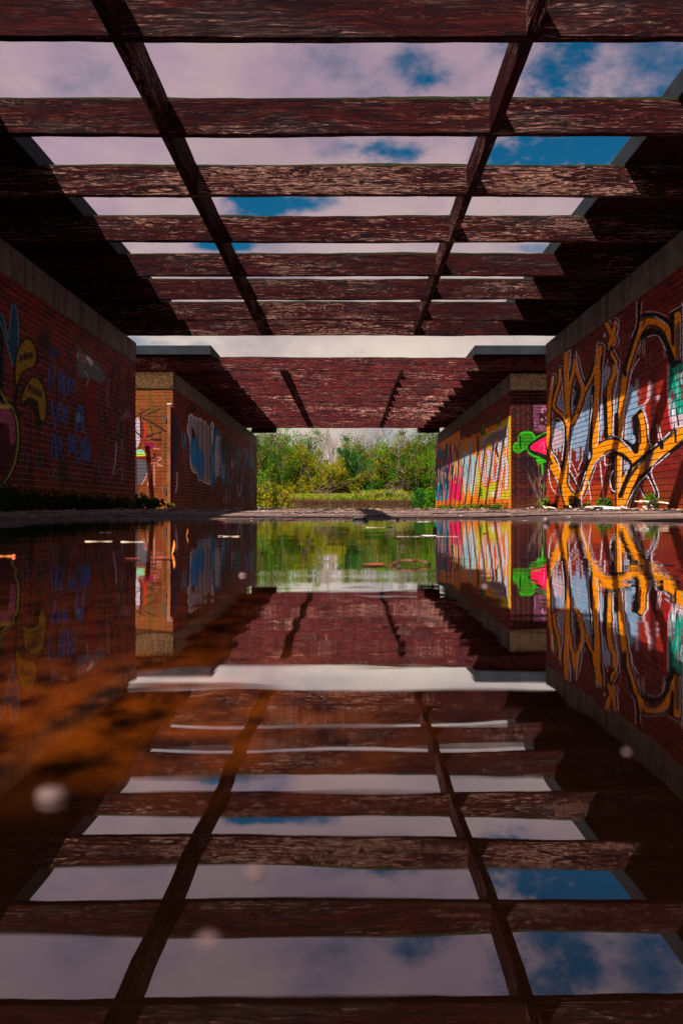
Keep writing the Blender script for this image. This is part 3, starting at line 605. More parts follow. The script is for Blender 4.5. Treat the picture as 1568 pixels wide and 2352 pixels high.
def paint_left_far():
    p = Pic(590, 1280, 910, 1790, 1.4); p.view(440, 1150, 3.136)
    p.streaks((512, 1433), (850, 1300), (1940, 1940), 70, 46, [(.20, .03, .04), (.28, .09, .03), (.10, .03, .05), (.16, .05, .10)], 120, 420, .4)
    p.poly([(500, 960), (540, 960), (560, 1200), (530, 1560), (500, 1560)], (.04, .09, .30), .8, True, 8); p.poly([(650, 850), (740, 820), (750, 890), (680, 900)], (.03, .02, .03), .7, True, 10)
    w = [(675, 1000), (690, 920), (720, 930), (735, 960), (760, 950), (780, 980), (805, 960), (825, 1000), (850, 990), (880, 1040), (900, 1060), (945, 1010), (935, 1240), (915, 1650), (870, 1670), (820, 1640), (790, 1640), (770, 1560), (740, 1560), (700, 1480), (690, 1200), (665, 1100)]
    p.line(w, 16, BK, 1, True, .5, True); p.poly(w, (.50, .46, .52)); p.line(w, 9, (.92, .92, .98), 1, True, .4, True)
    p.poly([(700, 1180), (770, 1160), (790, 1280), (840, 1330), (850, 1480), (810, 1640), (760, 1520), (700, 1420)], (.02, .42, .75)); p.poly([(710, 1060), (745, 1110), (740, 1200), (715, 1160)], (.05, .04, .05))
    for x in (780, 830, 880, 910): p.line([(x, 1000), (x - 4, 1250), (x + 6, 1620)], 7, (.12, .10, .14), .9)
    p.poly([(940, 1200), (980, 1080), (1020, 1120), (1040, 1300), (1070, 1400), (1080, 1640), (1050, 1680), (1010, 1560), (960, 1640), (930, 1750), (915, 1640), (915, 1400)], (.02, .34, .56)); p.poly([(975, 1180), (1000, 1160), (1020, 1250), (1030, 1500), (1000, 1600), (965, 1560), (960, 1400)], (.60, .60, .62))
    p.streaks((930, 1075), (1100, 1100), (1700, 1700), 24, 9, [(.04, .20, .40), (.10, .50, .66), (.6, .6, .65)], 60, 240, .8)
    p.streaks((1180, 1240), (1250, 1250), (1620, 1620), 24, 10, [(.05, .40, .42), (.04, .22, .32), (.45, .22, .05)], 50, 150, .8); p.streaks((1250, 1430), (1220, 1240), (1900, 1900), 70, 9, [(.34, .32, .48), (.5, .3, .4), (.10, .10, .25), (.04, .03, .05), (.30, .05, .10)], 40, 200, .7)
    for q in ([(1060, 1280), (1080, 1400), (1100, 1290), (1120, 1420)], [(1150, 1330), (1150, 1500), (1185, 1420)], [(1270, 1330), (1300, 1300), (1310, 1420), (1280, 1480)], [(1330, 1380), (1345, 1500), (1365, 1390), (1380, 1520)], [(600, 1100), (620, 1300), (640, 1120), (650, 1320)], [(1100, 1560), (1130, 1680), (1160, 1560)], [(1210, 1680), (1230, 1820), (1255, 1690)]): p.line(q, 9, [(.55, .72, .85), (.12, .50, .70), (.70, .66, .78)][len(q) % 3 if q[0][0] % 20 else 1], .85, True, .6)
    p.poly([(1030, 1200), (1130, 1190), (1160, 1400), (1050, 1450)], (.02, .02, .03), .6, True, 12); p.line([(1395, 1330), (1390, 1560)], 14, (.03, .35, .06), .9); p.line([(1390, 1700), (1392, 1860)], 12, (.03, .30, .06), .8)
    p.line([(550, 1560), (548, 1680), (535, 1770)], 10, (.75, .76, .85)); p.poly([(990, 1680), (1060, 1690), (1080, 1900), (1000, 1880)], (.36, .05, .18), .6, True, 10); p.streaks((1050, 1140), (1700, 1700), (1900, 1900), 16, 6, [(.6, .5, .6)], 30, 90, .7)
    p.streaks((560, 1000), (1700, 1700), (1930, 1930), 24, 10, [(.32, .10, .03), (.14, .03, .03)], 60, 160, .6)
    return p.bake('paint_left_far', 'x', XL, 16.8, 32.4, 0.0, 2.80, 75, 0.80)

def paint_left_end():
    p = Pic(430, 1290, 612, 1790, 1.4); p.view(440, 1150, 3.136)
    p.poly([(-40, 640), (520, 640), (520, 1980), (-40, 1980)], (.44, .25, .03), .72, False, 0)
    p.streaks((90, 510), (660, 660), (1900, 1900), 70, 40, [(.46, .28, .04), (.36, .14, .03), (.30, .20, .03), (.44, .08, .04)], 50, 260, .4)
    p.poly([(-40, 960), (150, 970), (190, 1100), (150, 1300), (-40, 1350)], (.34, .04, .04), .7, True, 8); p.poly([(100, 990), (150, 980), (160, 1180), (110, 1290)], (.66, .62, .68), .9, True, 4)
    for q, w in (([(160, 930), (165, 1200)], 18), ([(180, 960), (280, 1010), (440, 1110)], 16), ([(250, 860), (130, 930), (100, 960)], 12), ([(370, 860), (200, 940)], 14), ([(265, 1050), (290, 1150), (220, 1160), (400, 1110)], 14), ([(270, 1190), (390, 1200)], 22), ([(100, 1100), (200, 1200)], 14)): p.line(q, w, (.10, .03, .02), .9)
    p.line([(200, 1000), (210, 1160), (170, 1190)], 14, (.70, .10, .05))
    p.poly([(200, 1230), (300, 1225), (300, 1290), (220, 1300)], (.45, .02, .18)); p.poly([(110, 1310), (180, 1305), (200, 1350), (120, 1345)], (.45, .70, .62)); p.poly([(100, 1350), (210, 1345), (215, 1370), (100, 1375)], (.62, .75, .20))
    p.line([(110, 1400), (300, 1395), (310, 1340)], 14, (.10, .02, .04)); p.line([(120, 1390), (290, 1370)], 10, (.60, .05, .08)); p.line([(130, 1510), (220, 1500), (240, 1430)], 12, (.35, .02, .03))
    p.poly([(60, 1440), (230, 1440), (215, 1620), (150, 1680), (60, 1680)], (.26, .28, .33), .9, True, 4)
    for q in ([(245, 1440), (235, 1560), (175, 1680)], [(275, 1450), (255, 1600), (235, 1700)], [(305, 1440), (308, 1700)], [(345, 1390), (385, 1400), (330, 1450), (395, 1480), (320, 1470)], [(300, 1290), (365, 1300)]): p.line(q, 7, (.85, .55, .60))
    p.streaks((90, 510), (1850, 1850), (1980, 1980), 30, 20, [(.55, .38, .05), (.35, .14, .04)], 30, 90, .6)
    return p.bake('paint_left_end', 'y', 16.9, -4.75, -3.40, 0.0, 2.80, 150)
# ------------------------------------------------------------------ brick walls
H = 2.67; ZT = CZ + H                      # top of the concrete coping = underside of the timbers
XL, XR = -1.29 * H, 1.203 * H
ZB = ZT - 0.33                             # underside of the coping
BL, BH = 0.203, 0.0677                     # brick module
COURSES = 35

def brick_mats(tagname, paint, ax, tint=1.0):
    """materials for the bricks and the mortar of one face; the paint is projected flat onto it by its place in the world"""
    res = []
    for kind in ('brick', 'mortar'):
        m, t, b, out = new_mat(tagname + '_' + kind)
        pos = t.add('ShaderNodeNewGeometry').outputs['Position']
        x, y, z = t.sep(pos); a = y if ax == 'x' else x
        row = t.math('FLOOR', t.math('DIVIDE', z, BH))
        sh = t.math('MULTIPLY', t.math('MODULO', t.math('ABSOLUTE', row), 2.0), 0.5)
        colm = t.math('FLOOR', t.math('ADD', t.math('DIVIDE', a, BL), sh))
        wn = t.add('ShaderNodeTexWhiteNoise'); wn.noise_dimensions = '2D'; t.put(wn.inputs['Vector'], t.comb(colm, row, 0))
        r = wn.outputs['Value']; rc = t.sep(wn.outputs['Color'])
        n = t.noise(pos, 1.3, 5, 0.6); f = t.noise(pos, 45, 5, 0.7)
        if kind == 'brick':
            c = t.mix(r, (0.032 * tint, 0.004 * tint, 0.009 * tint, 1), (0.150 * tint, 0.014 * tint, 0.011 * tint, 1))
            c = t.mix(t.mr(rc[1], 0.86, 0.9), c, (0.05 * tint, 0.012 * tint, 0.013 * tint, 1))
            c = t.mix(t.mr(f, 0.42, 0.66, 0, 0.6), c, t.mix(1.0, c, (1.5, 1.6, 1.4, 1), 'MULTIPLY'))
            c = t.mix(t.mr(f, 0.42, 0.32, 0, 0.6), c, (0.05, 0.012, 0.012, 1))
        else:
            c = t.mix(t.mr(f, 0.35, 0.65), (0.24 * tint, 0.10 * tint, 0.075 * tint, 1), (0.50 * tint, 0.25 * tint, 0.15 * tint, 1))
        # damp ochre staining towards the foot (a real tide mark)
        foot = t.math('MULTIPLY', t.mr(t.math('ADD', z, t.math('MULTIPLY', n, 0.5)), 0.75, 0.25), 0.55)
        c = t.mix(foot, c, (0.22 * tint, 0.075 * tint, 0.012 * tint, 1))
        # overall wear, thin dark runs
        runs = t.noise(t.scl(pos, 9, 9, 0.5), 1.0, 4, 0.6)
        c = t.mix(t.mr(runs, 0.58, 0.70, 0, 0.55), c, (0.05, 0.012, 0.012, 1))
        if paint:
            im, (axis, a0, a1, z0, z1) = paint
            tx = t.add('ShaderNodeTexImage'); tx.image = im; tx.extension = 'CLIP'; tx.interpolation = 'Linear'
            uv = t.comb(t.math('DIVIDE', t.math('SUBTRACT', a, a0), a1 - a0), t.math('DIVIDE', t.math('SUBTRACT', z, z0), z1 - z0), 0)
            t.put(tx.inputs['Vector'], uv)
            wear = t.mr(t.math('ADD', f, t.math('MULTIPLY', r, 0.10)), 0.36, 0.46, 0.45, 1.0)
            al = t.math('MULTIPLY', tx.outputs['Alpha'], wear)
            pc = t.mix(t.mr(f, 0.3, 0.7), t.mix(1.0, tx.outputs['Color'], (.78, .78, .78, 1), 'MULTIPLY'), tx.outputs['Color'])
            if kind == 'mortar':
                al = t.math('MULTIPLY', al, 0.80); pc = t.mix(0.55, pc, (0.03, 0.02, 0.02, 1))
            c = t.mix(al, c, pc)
        t.put(b.inputs['Base Color'], c); b.inputs['Roughness'].default_value = 0.7
        b.inputs['Specular IOR Level'].default_value = 0.10
        t.put(b.inputs['Normal'], t.bump(f, 0.5, 0.004))
        res.append(m)
    return res

_br = {}
def brick_mesh(ax, mat):
    key = (ax, mat.name)
    if key not in _br:
        L, h, D = BL - 0.010, BH - 0.010, 0.05
        bm = bmesh.new(); bmesh.ops.create_cube(bm, size=1)
        s = (D, L, h) if ax == 'x' else (L, D, h)
        for v in bm.verts: v.co.x *= s[0]; v.co.y *= s[1]; v.co.z *= s[2]
        me = bpy.data.meshes.new('brick'); bm.to_mesh(me); bm.free(); me.materials.append(mat); _br[key] = me
    return _br[key]

def face_bricks(wall, ax, plane, sgn, a0, a1, mat, single):
    """bricks of one wall face. ax: the face's plane is x=plane or y=plane; sgn: outward direction; single(a, z) -> size key or None"""
    cand = []; MBf = MB(); PR = 0.007
    for r in range(COURSES):
        z0 = ZB - 0.004 - (COURSES - r) * BH; zc = z0 + BH / 2 + 0.0
        if zc < -0.06: continue
        zc = (math.floor(zc / BH) + 0.5) * BH if False else zc
        sh = 0.5 if r % 2 else 0.0
        k0 = int(math.floor(a0 / BL - 1)); k1 = int(math.ceil(a1 / BL + 1))
        for k in range(k0, k1):
            b0 = (k - sh) * BL + 0.005; b1 = b0 + BL - 0.010
            full = b0 >= a0 - 1e-6 and b1 <= a1 + 1e-6
            b0c, b1c = max(b0, a0), min(b1, a1)
            if b1c - b0c < 0.02: continue
            if abs(b0c - a0) < 0.012: b0c = a0
            if abs(b1c - a1) < 0.012: b1c = a1
            cand.append((b0c, b1c, zc, full))
    key = [(single((c[0] + c[1]) / 2, c[2]) if c[3] else None, i) for i, c in enumerate(cand)]
    key = sorted([k for k in key if k[0] is not None], reverse=True)[:300]
    chosen = {i for _, i in key}
    me = brick_mesh(ax, mat)
    for i, (b0, b1, zc, full) in enumerate(cand):
        j = rnd.uniform(-0.0015, 0.0025); h = (BH - 0.010) / 2 + rnd.uniform(-.0008, .0008)
        if i in chosen:
            o = bpy.data.objects.new('brick', me); o.parent = wall; COL.objects.link(o)
            c = plane + sgn * (PR + j - 0.025)
            o.location = (c, (b0 + b1) / 2, zc) if ax == 'x' else ((b0 + b1) / 2, c, zc)
            o.rotation_euler = (rnd.uniform(-.006, .006), rnd.uniform(-.006, .006), rnd.uniform(-.006, .006))
        else:
            p1 = plane + sgn * (PR + j); p0 = plane - sgn * 0.03
            lo, hi = min(p0, p1), max(p0, p1)
            if ax == 'x': MBf.box(lo, hi, b0, b1, zc - h, zc + h)
            else: MBf.box(b0, b1, lo, hi, zc - h, zc + h)
    MBf.build('brick_field', mat, wall, kind='stuff')

def proj_in(x, y, z, m=0.0):
    if y <= 0.2: return False
    dx = VX + F * x / y; dy = VY - F * (z - CZ) / y
    return -m < dx < 1568 + m and -m < dy < 2352

def brick_wall(label, side, y0, y1, paint_in, paint_end, T, aggr, end_tint=1.0, far=False):
    X = XL if side < 0 else XR
    w = thing('brick_wall', label, 'wall', (0, 0, 0))
    bi, mo = brick_mats('inner', paint_in, 'x')
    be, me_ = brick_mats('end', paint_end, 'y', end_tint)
    out = X + side * T
    lo, hi = min(X, out), max(X, out)
    c = MB(); c.box(lo, hi, y0 + 0.012, y1, -0.3, ZB); core = c.build('mortar_core', mo, w)
    c = MB(); c.box(lo + 0.001, hi - 0.001, y0, y0 + 0.05, -0.3, ZB - 0.001); c.build('mortar_joint_face', me_, w)
    def sI(a, z):
        if not proj_in(X, a, z, 12): return None
        return 1.0 / a
    face_bricks(w, 'x', X, -side, y0 - 0.0, y1, bi, sI)
    # end facing the camera
    if y0 > 5:
        def sE(a, z): return 1.0 - abs(a - X) * 0.1 if proj_in(a, y0, z, 12) else None
        e0, e1 = lo, hi
        if side < 0: e1 = X + 0.007 * 1
        else: e0 = X - 0.007
        face_bricks(w, 'y', y0, -1, lo + (0 if side < 0 else 0.0), hi, be, sE)
    # coping, cast in lengths
    n = max(1, round((y1 - y0) / 3.0)); st = (y1 - y0) / n
    for i in range(n):
        ca = MB(); g = 0.004
        ca.box(lo - 0.016, hi + 0.016, y0 + i * st + (g if i else -0.016), y0 + (i + 1) * st - g + (0.016 + g if i == n - 1 else 0), ZB, ZT)
        o = ca.build('coping_block', M_conc, w)
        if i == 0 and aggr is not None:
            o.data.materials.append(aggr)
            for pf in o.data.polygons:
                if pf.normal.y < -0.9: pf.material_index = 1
        bv = o.modifiers.new('bevel', 'BEVEL'); bv.width = 0.008; bv.segments = 1
    return w

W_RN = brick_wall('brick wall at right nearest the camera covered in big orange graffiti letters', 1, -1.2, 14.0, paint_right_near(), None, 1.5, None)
W_LN = brick_wall('dark brick wall at left nearest the camera with blue and yellow graffiti shapes', -1, -1.2, 13.9, paint_left_near(), None, 1.5, None)
W_RF = brick_wall('farther brick wall at right with lime, teal and crimson graffiti', 1, 17.1, 31.85, paint_right_far(), paint_right_end(), 1.5, M_aggr2, 0.42)  # low end tint puts the shade of the end face into its bricks
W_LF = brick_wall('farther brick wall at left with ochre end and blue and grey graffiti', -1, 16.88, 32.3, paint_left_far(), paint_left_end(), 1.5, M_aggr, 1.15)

# ------------------------------------------------------------------ timber lattice of the two bays
BT = 0.066; BHT = 0.255
def timber_mesh(L, h, th, mat, rg, rough=0.003, segs=None, splinters=0):
    """a sawn timber along local X with slightly wavering arrises and torn fibres on the lower edge"""
    n = segs or max(8, int(L / 0.12)); bm = MB(); rows = []
    ph = [rg.uniform(0, 6.28) for _ in range(8)]
    for i in range(n + 1):
        x = -L / 2 + L * i / n
        sag = h * 0.018 * math.sin(x * 0.9 + ph[7]) + h * .01 * math.sin(x * 2.3 + ph[6])
        def wv(k): return rough * (math.sin(x * 3.1 + ph[k]) + 0.6 * math.sin(x * 11 + ph[(k + 3) % 8])) * 0.5 + rg.uniform(-rough, rough) * 0.55
        q = [(x, -th / 2 + wv(0) * .4, -h / 2 + wv(1) + sag), (x, th / 2 + wv(2) * .4, -h / 2 + wv(3) + sag), (x, th / 2, h / 2 + wv(4) + sag), (x, -th / 2 + wv(5) * .4, h / 2 + wv(6) * 1.3 + sag)]
        rows.append(len(bm.v)); bm.v += q
    for i in range(n):
        a, b = rows[i], rows[i + 1]
        for k in range(4): bm.f.append((a + k, a + (k + 1) % 4, b + (k + 1) % 4, b + k))
    bm.f.append((rows[0] + 3, rows[0] + 2, rows[0] + 1, rows[0])); bm.f.append(tuple(rows[-1] + k for k in range(4)))
    for _ in range(splinters):
        x = rg.uniform(-L * .45, L * .45); y = rg.choice((-1, 1)) * th * 0.42; l = rg.uniform(.01, .035); dx = rg.uniform(-.02, .02)
        bm.tube([(x, y, -h / 2 + .004), (x + dx * .5, y, -h / 2 - l * .5), (x + dx * 1.6, y, -h / 2 - l)], [.0022, .0016, .0006], 3)
    me = bpy.data.meshes.new('timber'); me.from_pydata(bm.v, [], bm.f); me.update(); me.materials.append(mat); return me

def lattice(label, ys, joints=None):
    g = thing('pergola', label, 'pergola', (0, ys[0], ZT))
    y0 = ys[0]
    for i, y in enumerate(ys):
        xa, xb = XL - 0.9, XR + 0.9
        if joints and i == 0:
            cuts = [xa, joints[0], joints[1], xb]
        elif joints is None and y > 13: cuts = [xa, (1178 + 572 / 1.3067 - VX / K) * K * y / F, xb]
        else: cuts = [xa, xb]
        for a, b in zip(cuts[:-1], cuts[1:]):
            L = b - a - 0.004
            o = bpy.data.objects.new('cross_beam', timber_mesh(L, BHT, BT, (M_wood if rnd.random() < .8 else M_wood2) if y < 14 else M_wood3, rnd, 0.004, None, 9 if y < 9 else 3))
            o.location = ((a + b) / 2, y - y0 + BT / 2, BHT / 2 + (rnd.uniform(-.004, .004)))
            o.rotation_euler = (rnd.uniform(-.012, .012), 0, rnd.uniform(-.0015, .0015))
            link(o, g)
    for xc, wd in ((-1.318, 0.066), (1.03, 0.062)):
        for a, b in zip(ys[:-1], ys[1:]):
            L = b - a - BT - 0.004
            o = bpy.data.objects.new('blocking_piece', timber_mesh(L, BHT - 0.014, wd, M_block, rnd, 0.004, None, 3))
            o.location = (xc + rnd.uniform(-.004, .004), (a + b) / 2 - y0 + BT / 2, BHT / 2 - 0.004)
            o.rotation_euler = (0, 0, math.pi / 2 + rnd.uniform(-.004, .004)); link(o, g)
    return g
ys1 = [0.07, 1.27, 2.47, 3.67, 4.87, 6.13, 7.33, 8.60, 9.87, 10.98, 12.19, 13.30]
ys2 = [16.69 + 1.2 * i for i in range(11)]
lattice('weathered red timber lattice spanning the nearer bay over the puddle', ys1)
lattice('red timber lattice spanning the farther bay before the trees', ys2, (-3.53, 3.26))

def roof(label, side, y0, y1, xin, zf=0.15):
    xo = (XL if side < 0 else XR) + side * 2.2
    g = thing('flat_roof', label, 'roof', (0, 0, 0))
    zt = ZT + BHT + 0.008
    lo, hi = min(xin, xo), max(xin, xo)
    c = MB(); c.box(lo + .012, hi - .012, y0 + .012, y1 - .012, zt + 0.022, zt + zf - .012); c.build('roof_deck', M_roof, g)
    # boards of the soffit
    x = lo + 0.015
    while x < hi - 0.05:
        b = MB(); b.box(x, min(x + 0.135, hi - .014), y0 + .014, y1 - .014, zt, zt + 0.020 + rnd.uniform(-.003, .001)); b.build('soffit_board', M_soffit, g); x += 0.142
    # metal edge trim in lengths
    e = xin; s = -side
    yy = y0; 
    while yy < y1 - 0.01:
        y2 = min(yy + 3.0, y1)
        b = MB(); a0, a1 = (e, e + s * 0.012) if s > 0 else (e + s * .012, e)
        b.box(a0, a1, yy + .002, y2 - .002, zt - 0.012, zt + zf); b.build('edge_trim', M_fascia, g); yy = y2
    xx = lo
    while xx < hi - .01:
        x2 = min(xx + 1.65, hi); b = MB(); b.box(xx + .002, x2 - .002, y0 - .012, y0, zt - 0.012, zt + zf); b.build('edge_trim', M_fascia, g); xx = x2
    c = MB(); c.box(lo - (.012 if side > 0 else 0), hi + (.012 if side < 0 else 0), y0 - .012, y1, zt + zf, zt + zf + .006); c.build('roof_felt', M_roof, g)
    return g
roof('flat roof edge over the nearer left wall', -1, -1.2, 14.0, -2.65)
roof('flat roof edge over the nearer right wall', 1, -1.2, 14.0, 2.35)
roof('flat roof edge over the farther left wall with grey metal trim', -1, 16.36, 30.7, -2.63)
roof('flat roof edge over the farther right wall with grey metal trim', 1, 16.36, 30.7, 2.40)
# header timbers closing the far corners of the farther bay
for sx_, lab in ((-1, 'dark timber header under the far left corner of the farther roof'), (1, 'dark timber header under the far right corner of the farther roof')):
    a, b = ((XL, -2.57) if sx_ < 0 else (2.42, XR))
    hdr = bpy.data.objects.new('header_beam', timber_mesh(b - a, BHT, 0.09, M_wood2, rnd))
    hdr.location = ((a + b) / 2, 30.55, ZT + BHT / 2); link(hdr); tag(hdr, lab, 'beam')
# ------------------------------------------------------------------ ground, puddle
def shore(x):            # distance ahead at which the puddle ends, for a given x
    return None
def puddle_dist(x, y):
    """signed distance-like: <0 in the puddle"""
    n = mnoise.noise(Vector((x * 1.7, y * 1.3, 0.3))) * 0.20 + mnoise.noise(Vector((x * 6, y * 4.0, 4.3))) * 0.06
    yf = 6.0
    if x < 0: yf = 6.0 - 0.30 * min(1, -x)
    if x > 0.9: yf = 6.0 - (x - 0.9) * 1.3
    d1 = y - yf                      # far shore
    xl = -1.42 if y > 3.2 else -1.42 - (3.2 - y) * 0.35
    d2 = xl - x                      # left shore
    xr = 2.45 if y < 4.6 else 2.45
    d3 = x - xr
    d4 = -1.8 - y
    k = 0.35                         # rounded union
    v = [d1, d2, d3, d4]; m = max(v)
    s = m + k * 0.5 * math.log(sum(math.exp((q - m) / (k * 0.5)) for q in v)) / 1.0
    return s + n * (0.55 if y > 4 else 0.8)
def ground_h(x, y):
    d = puddle_dist(x, y) if (-6 < x < 6 and -6 < y < 12) else 3.0
    if y > 12: d = 3.0
    t_ = min(1, max(0, (y - 8) / 4)) if y > 8 else 0
    if -6 < x < 6 and -6 < y <= 12:
        if d < 0: h = -0.030 * (1 - math.exp(d / 0.45)) 
        else: h = 0.060 * (1 - math.exp(-d / 1.7))
        h = h * (1 - t_) + 0.058 * t_
    else: h = 0.058
    a = mnoise.noise(Vector((x * 0.8, y * 0.8, 9.1))) * 0.004 + mnoise.noise(Vector((x * 9, y * 9, 2.1))) * 0.0022 + mnoise.noise(Vector((x * 25, y * 25, 6.1))) * 0.0012
    if abs(x) > 8 or y > 40: a = 0
    return h + a
def axis(parts):
    out = []
    for a, b, s in parts:
        n = max(1, int(round((b - a) / s))); out += [a + (b - a) * i / n for i in range(n)]
    out.append(parts[-1][1]); return out
xs = axis([(-320, -60, 65), (-60, -12, 8), (-12, -4.2, 0.8), (-4.2, 4.2, 0.06), (4.2, 12, 0.8), (12, 60, 8), (60, 320, 65)])
ysg = axis([(-60, -10, 10), (-10, -2, 0.8), (-2, 7.0, 0.06), (7.0, 20, 0.16), (20, 46, 0.6), (46, 110, 8), (110, 620, 85)])
vs = [(x, y, ground_h(x, y)) for y in ysg for x in xs]; nx = len(xs)
fs = [(j * nx + i, j * nx + i + 1, (j + 1) * nx + i + 1, (j + 1) * nx + i) for j in range(len(ysg) - 1) for i in range(nx - 1)]
m, t, b, out = new_mat('wet_gritty_tarmac')
pos = t.add('ShaderNodeNewGeometry').outputs['Position']; gx, gy, gz = t.sep(pos)
n1 = t.noise(pos, 1.1, 6, 0.6); n2 = t.noise(pos, 18, 5, 0.65); n3 = t.noise(t.scl(pos, 34, 22, 5), 1.0, 5, 0.6)
vv = t.add('ShaderNodeTexVoronoi'); t.put(vv.inputs['Vector'], pos); vv.inputs['Scale'].default_value = 95
dry = t.mix(t.mr(n1, 0.35, 0.65), (0.17, 0.105, 0.093, 1), (0.31, 0.195, 0.17, 1))
dry = t.mix(t.mr(n2, 0.38, 0.62, 0.0, 0.7), t.mix(1.0, dry, (0.55, 0.5, 0.5, 1), 'MULTIPLY'), dry)
dry = t.mix(t.mr(t.sep(vv.outputs['Color'])[0], 0.75, 0.8, 0, 0.5), dry, (0.50, 0.40, 0.36, 1))
wet = t.mix(1.0, dry, (0.34, 0.30, 0.30, 1), 'MULTIPLY')
dep = t.math('MULTIPLY', t.mr(t.math('ADD', gx, t.math('MULTIPLY', n1, .35)), 0.27, 0.02), t.math('MULTIPLY', t.mr(gy, 0.27, 0.44), t.mr(gy, 1.5, 0.8)))
silt = t.mix(t.math('MULTIPLY', t.mr(n3, 0.34, 0.66), dep), (0.014, 0.008, 0.007, 1), (0.62, 0.22, 0.035, 1))
silt = t.mix(t.math('MULTIPLY', t.mr(n2, 0.60, 0.70, 0, 0.7), dep), silt, (0.36, 0.18, 0.08, 1))
dd = t.math('ADD', gz, t.math('MULTIPLY', t.math('SUBTRACT', n2, 0.5), 0.012))
c = t.mix(t.mr(dd, 0.010, 0.036), wet, dry)
c = t.mix(t.mr(gz, -0.001, -0.006), c, silt)
# soil and moss beyond the paved court
c = t.mix(t.mr(gy, 33, 36), c, t.mix(n2, (0.05, 0.045, 0.02, 1), (0.10, 0.11, 0.035, 1)))
t.put(b.inputs['Base Color'], c)
t.put(b.inputs['Roughness'], t.mr(dd, 0.004, 0.02, 0.6, 0.9)); t.put(b.inputs['Specular IOR Level'], t.mr(gz, -0.004, 0.006, 0.0, 0.3))
t.put(b.inputs['Normal'], t.bump(t.math('ADD', n2, vv.outputs['Distance']), 0.35, 0.004))
ground = pyd('ground', vs, fs, m, kind='structure', smooth=True)

m, t, b, out = new_mat('puddle_water')
t.n.remove(b)
pos = t.add('ShaderNodeNewGeometry').outputs['Position']
w1 = t.noise(t.scl(pos, 2.0, 4.5, 1), 1.0, 3, 0.5); w2 = t.noise(t.scl(pos, 7, 16, 1), 1.0, 2, 0.5)
nb = t.add('ShaderNodeBump'); nb.inputs['Strength'].default_value = 1.0; nb.inputs['Distance'].default_value = 0.0010
t.put(nb.inputs['Height'], t.math('ADD', w1, t.math('MULTIPLY', w2, 0.16)))
gl = t.add('ShaderNodeBsdfGlossy'); gl.inputs['Roughness'].default_value = 0.0; gl.inputs['Color'].default_value = (1, 1, 1, 1)
t.l.new(nb.outputs[0], gl.inputs['Normal'])
tr = t.add('ShaderNodeBsdfTransparent'); tr.inputs['Color'].default_value = (0.80, 0.62, 0.42, 1)
fr = t.add('ShaderNodeFresnel'); fr.inputs['IOR'].default_value = 1.33
fac = t.mr(fr.outputs[0], 0.035, 0.40, 0.20, 0.94, False)
mx = t.add('ShaderNodeMixShader'); t.put(mx.inputs[0], fac); t.l.new(tr.outputs[0], mx.inputs[1]); t.l.new(gl.outputs[0], mx.inputs[2])
t.l.new(mx.outputs[0], out.inputs[0])
water = pyd('puddle_water', [(-5.5, -5, 0), (5.5, -5, 0), (5.5, 9, 0), (-5.5, 9, 0)], [(0, 1, 2, 3)], m, kind='structure')

# ------------------------------------------------------------------ planting beyond the court
def leaf_mat(name, c1, c2, c3=None, sc=0.9):
    m, t, b, out = new_mat(name)
    t.n.remove(b)
    pos = t.add('ShaderNodeNewGeometry').outputs['Position']
    wn = t.add('ShaderNodeTexWhiteNoise'); t.put(wn.inputs['Vector'], t.vm('FLOOR', t.scl(pos, 9, 9, 9)))
    n = t.noise(pos, sc, 3, 0.6)
    c = t.mix(t.mr(n, 0.38, 0.62), c1 + (1,), c2 + (1,))
    c = t.mix(t.math('MULTIPLY', wn.outputs['Value'], 0.6), c, t.mix(1.0, c, (1.8, 1.5, 1.2, 1), 'MULTIPLY'))
    if c3: c = t.mix(t.mr(wn.outputs['Value'], 0.90, 0.93), c, c3 + (1,))
    d = t.add('ShaderNodeBsdfDiffuse'); tl = t.add('ShaderNodeBsdfTranslucent'); mx = t.add('ShaderNodeMixShader'); mx.inputs[0].default_value = 0.35
    t.put(d.inputs[0], c); t.put(tl.inputs[0], c); t.l.new(d.outputs[0], mx.inputs[1]); t.l.new(tl.outputs[0], mx.inputs[2]); t.l.new(mx.outputs[0], out.inputs[0])
    return m
M_lf = [leaf_mat('leaf_green', (0.020, 0.11, 0.006), (0.085, 0.24, 0.010), (0.25, 0.12, 0.03)),
        leaf_mat('leaf_yellow_green', (0.12, 0.15, 0.008), (0.30, 0.28, 0.015), (0.35, 0.17, 0.04)),
        leaf_mat('leaf_deep_green', (0.008, 0.06, 0.010), (0.03, 0.15, 0.015), (0.08, 0.10, 0.02)),
        leaf_mat('leaf_olive', (0.08, 0.10, 0.008), (0.19, 0.19, 0.018), (0.36, 0.15, 0.05))]
M_grass = leaf_mat('dry_and_green_grass', (0.12, 0.22, 0.015), (0.30, 0.33, 0.04), (0.42, 0.18, 0.10), 2.5)
M_weed = leaf_mat('weed_leaf', (0.03, 0.08, 0.01), (0.10, 0.19, 0.02), None, 6)
M_bark = simple('grey_brown_bark', (0.11, 0.08, 0.07), 0.9, 0.4, 8)
M_twig = simple('pale_twig', (0.20, 0.14, 0.12), 0.9, 0.3, 8)
M_dead = simple('dead_grey_wood', (0.22, 0.17, 0.16), 0.9, 0.3, 8)
M_dry = simple('dry_straw', (0.50, 0.34, 0.20), 0.9, 0.35, 30)

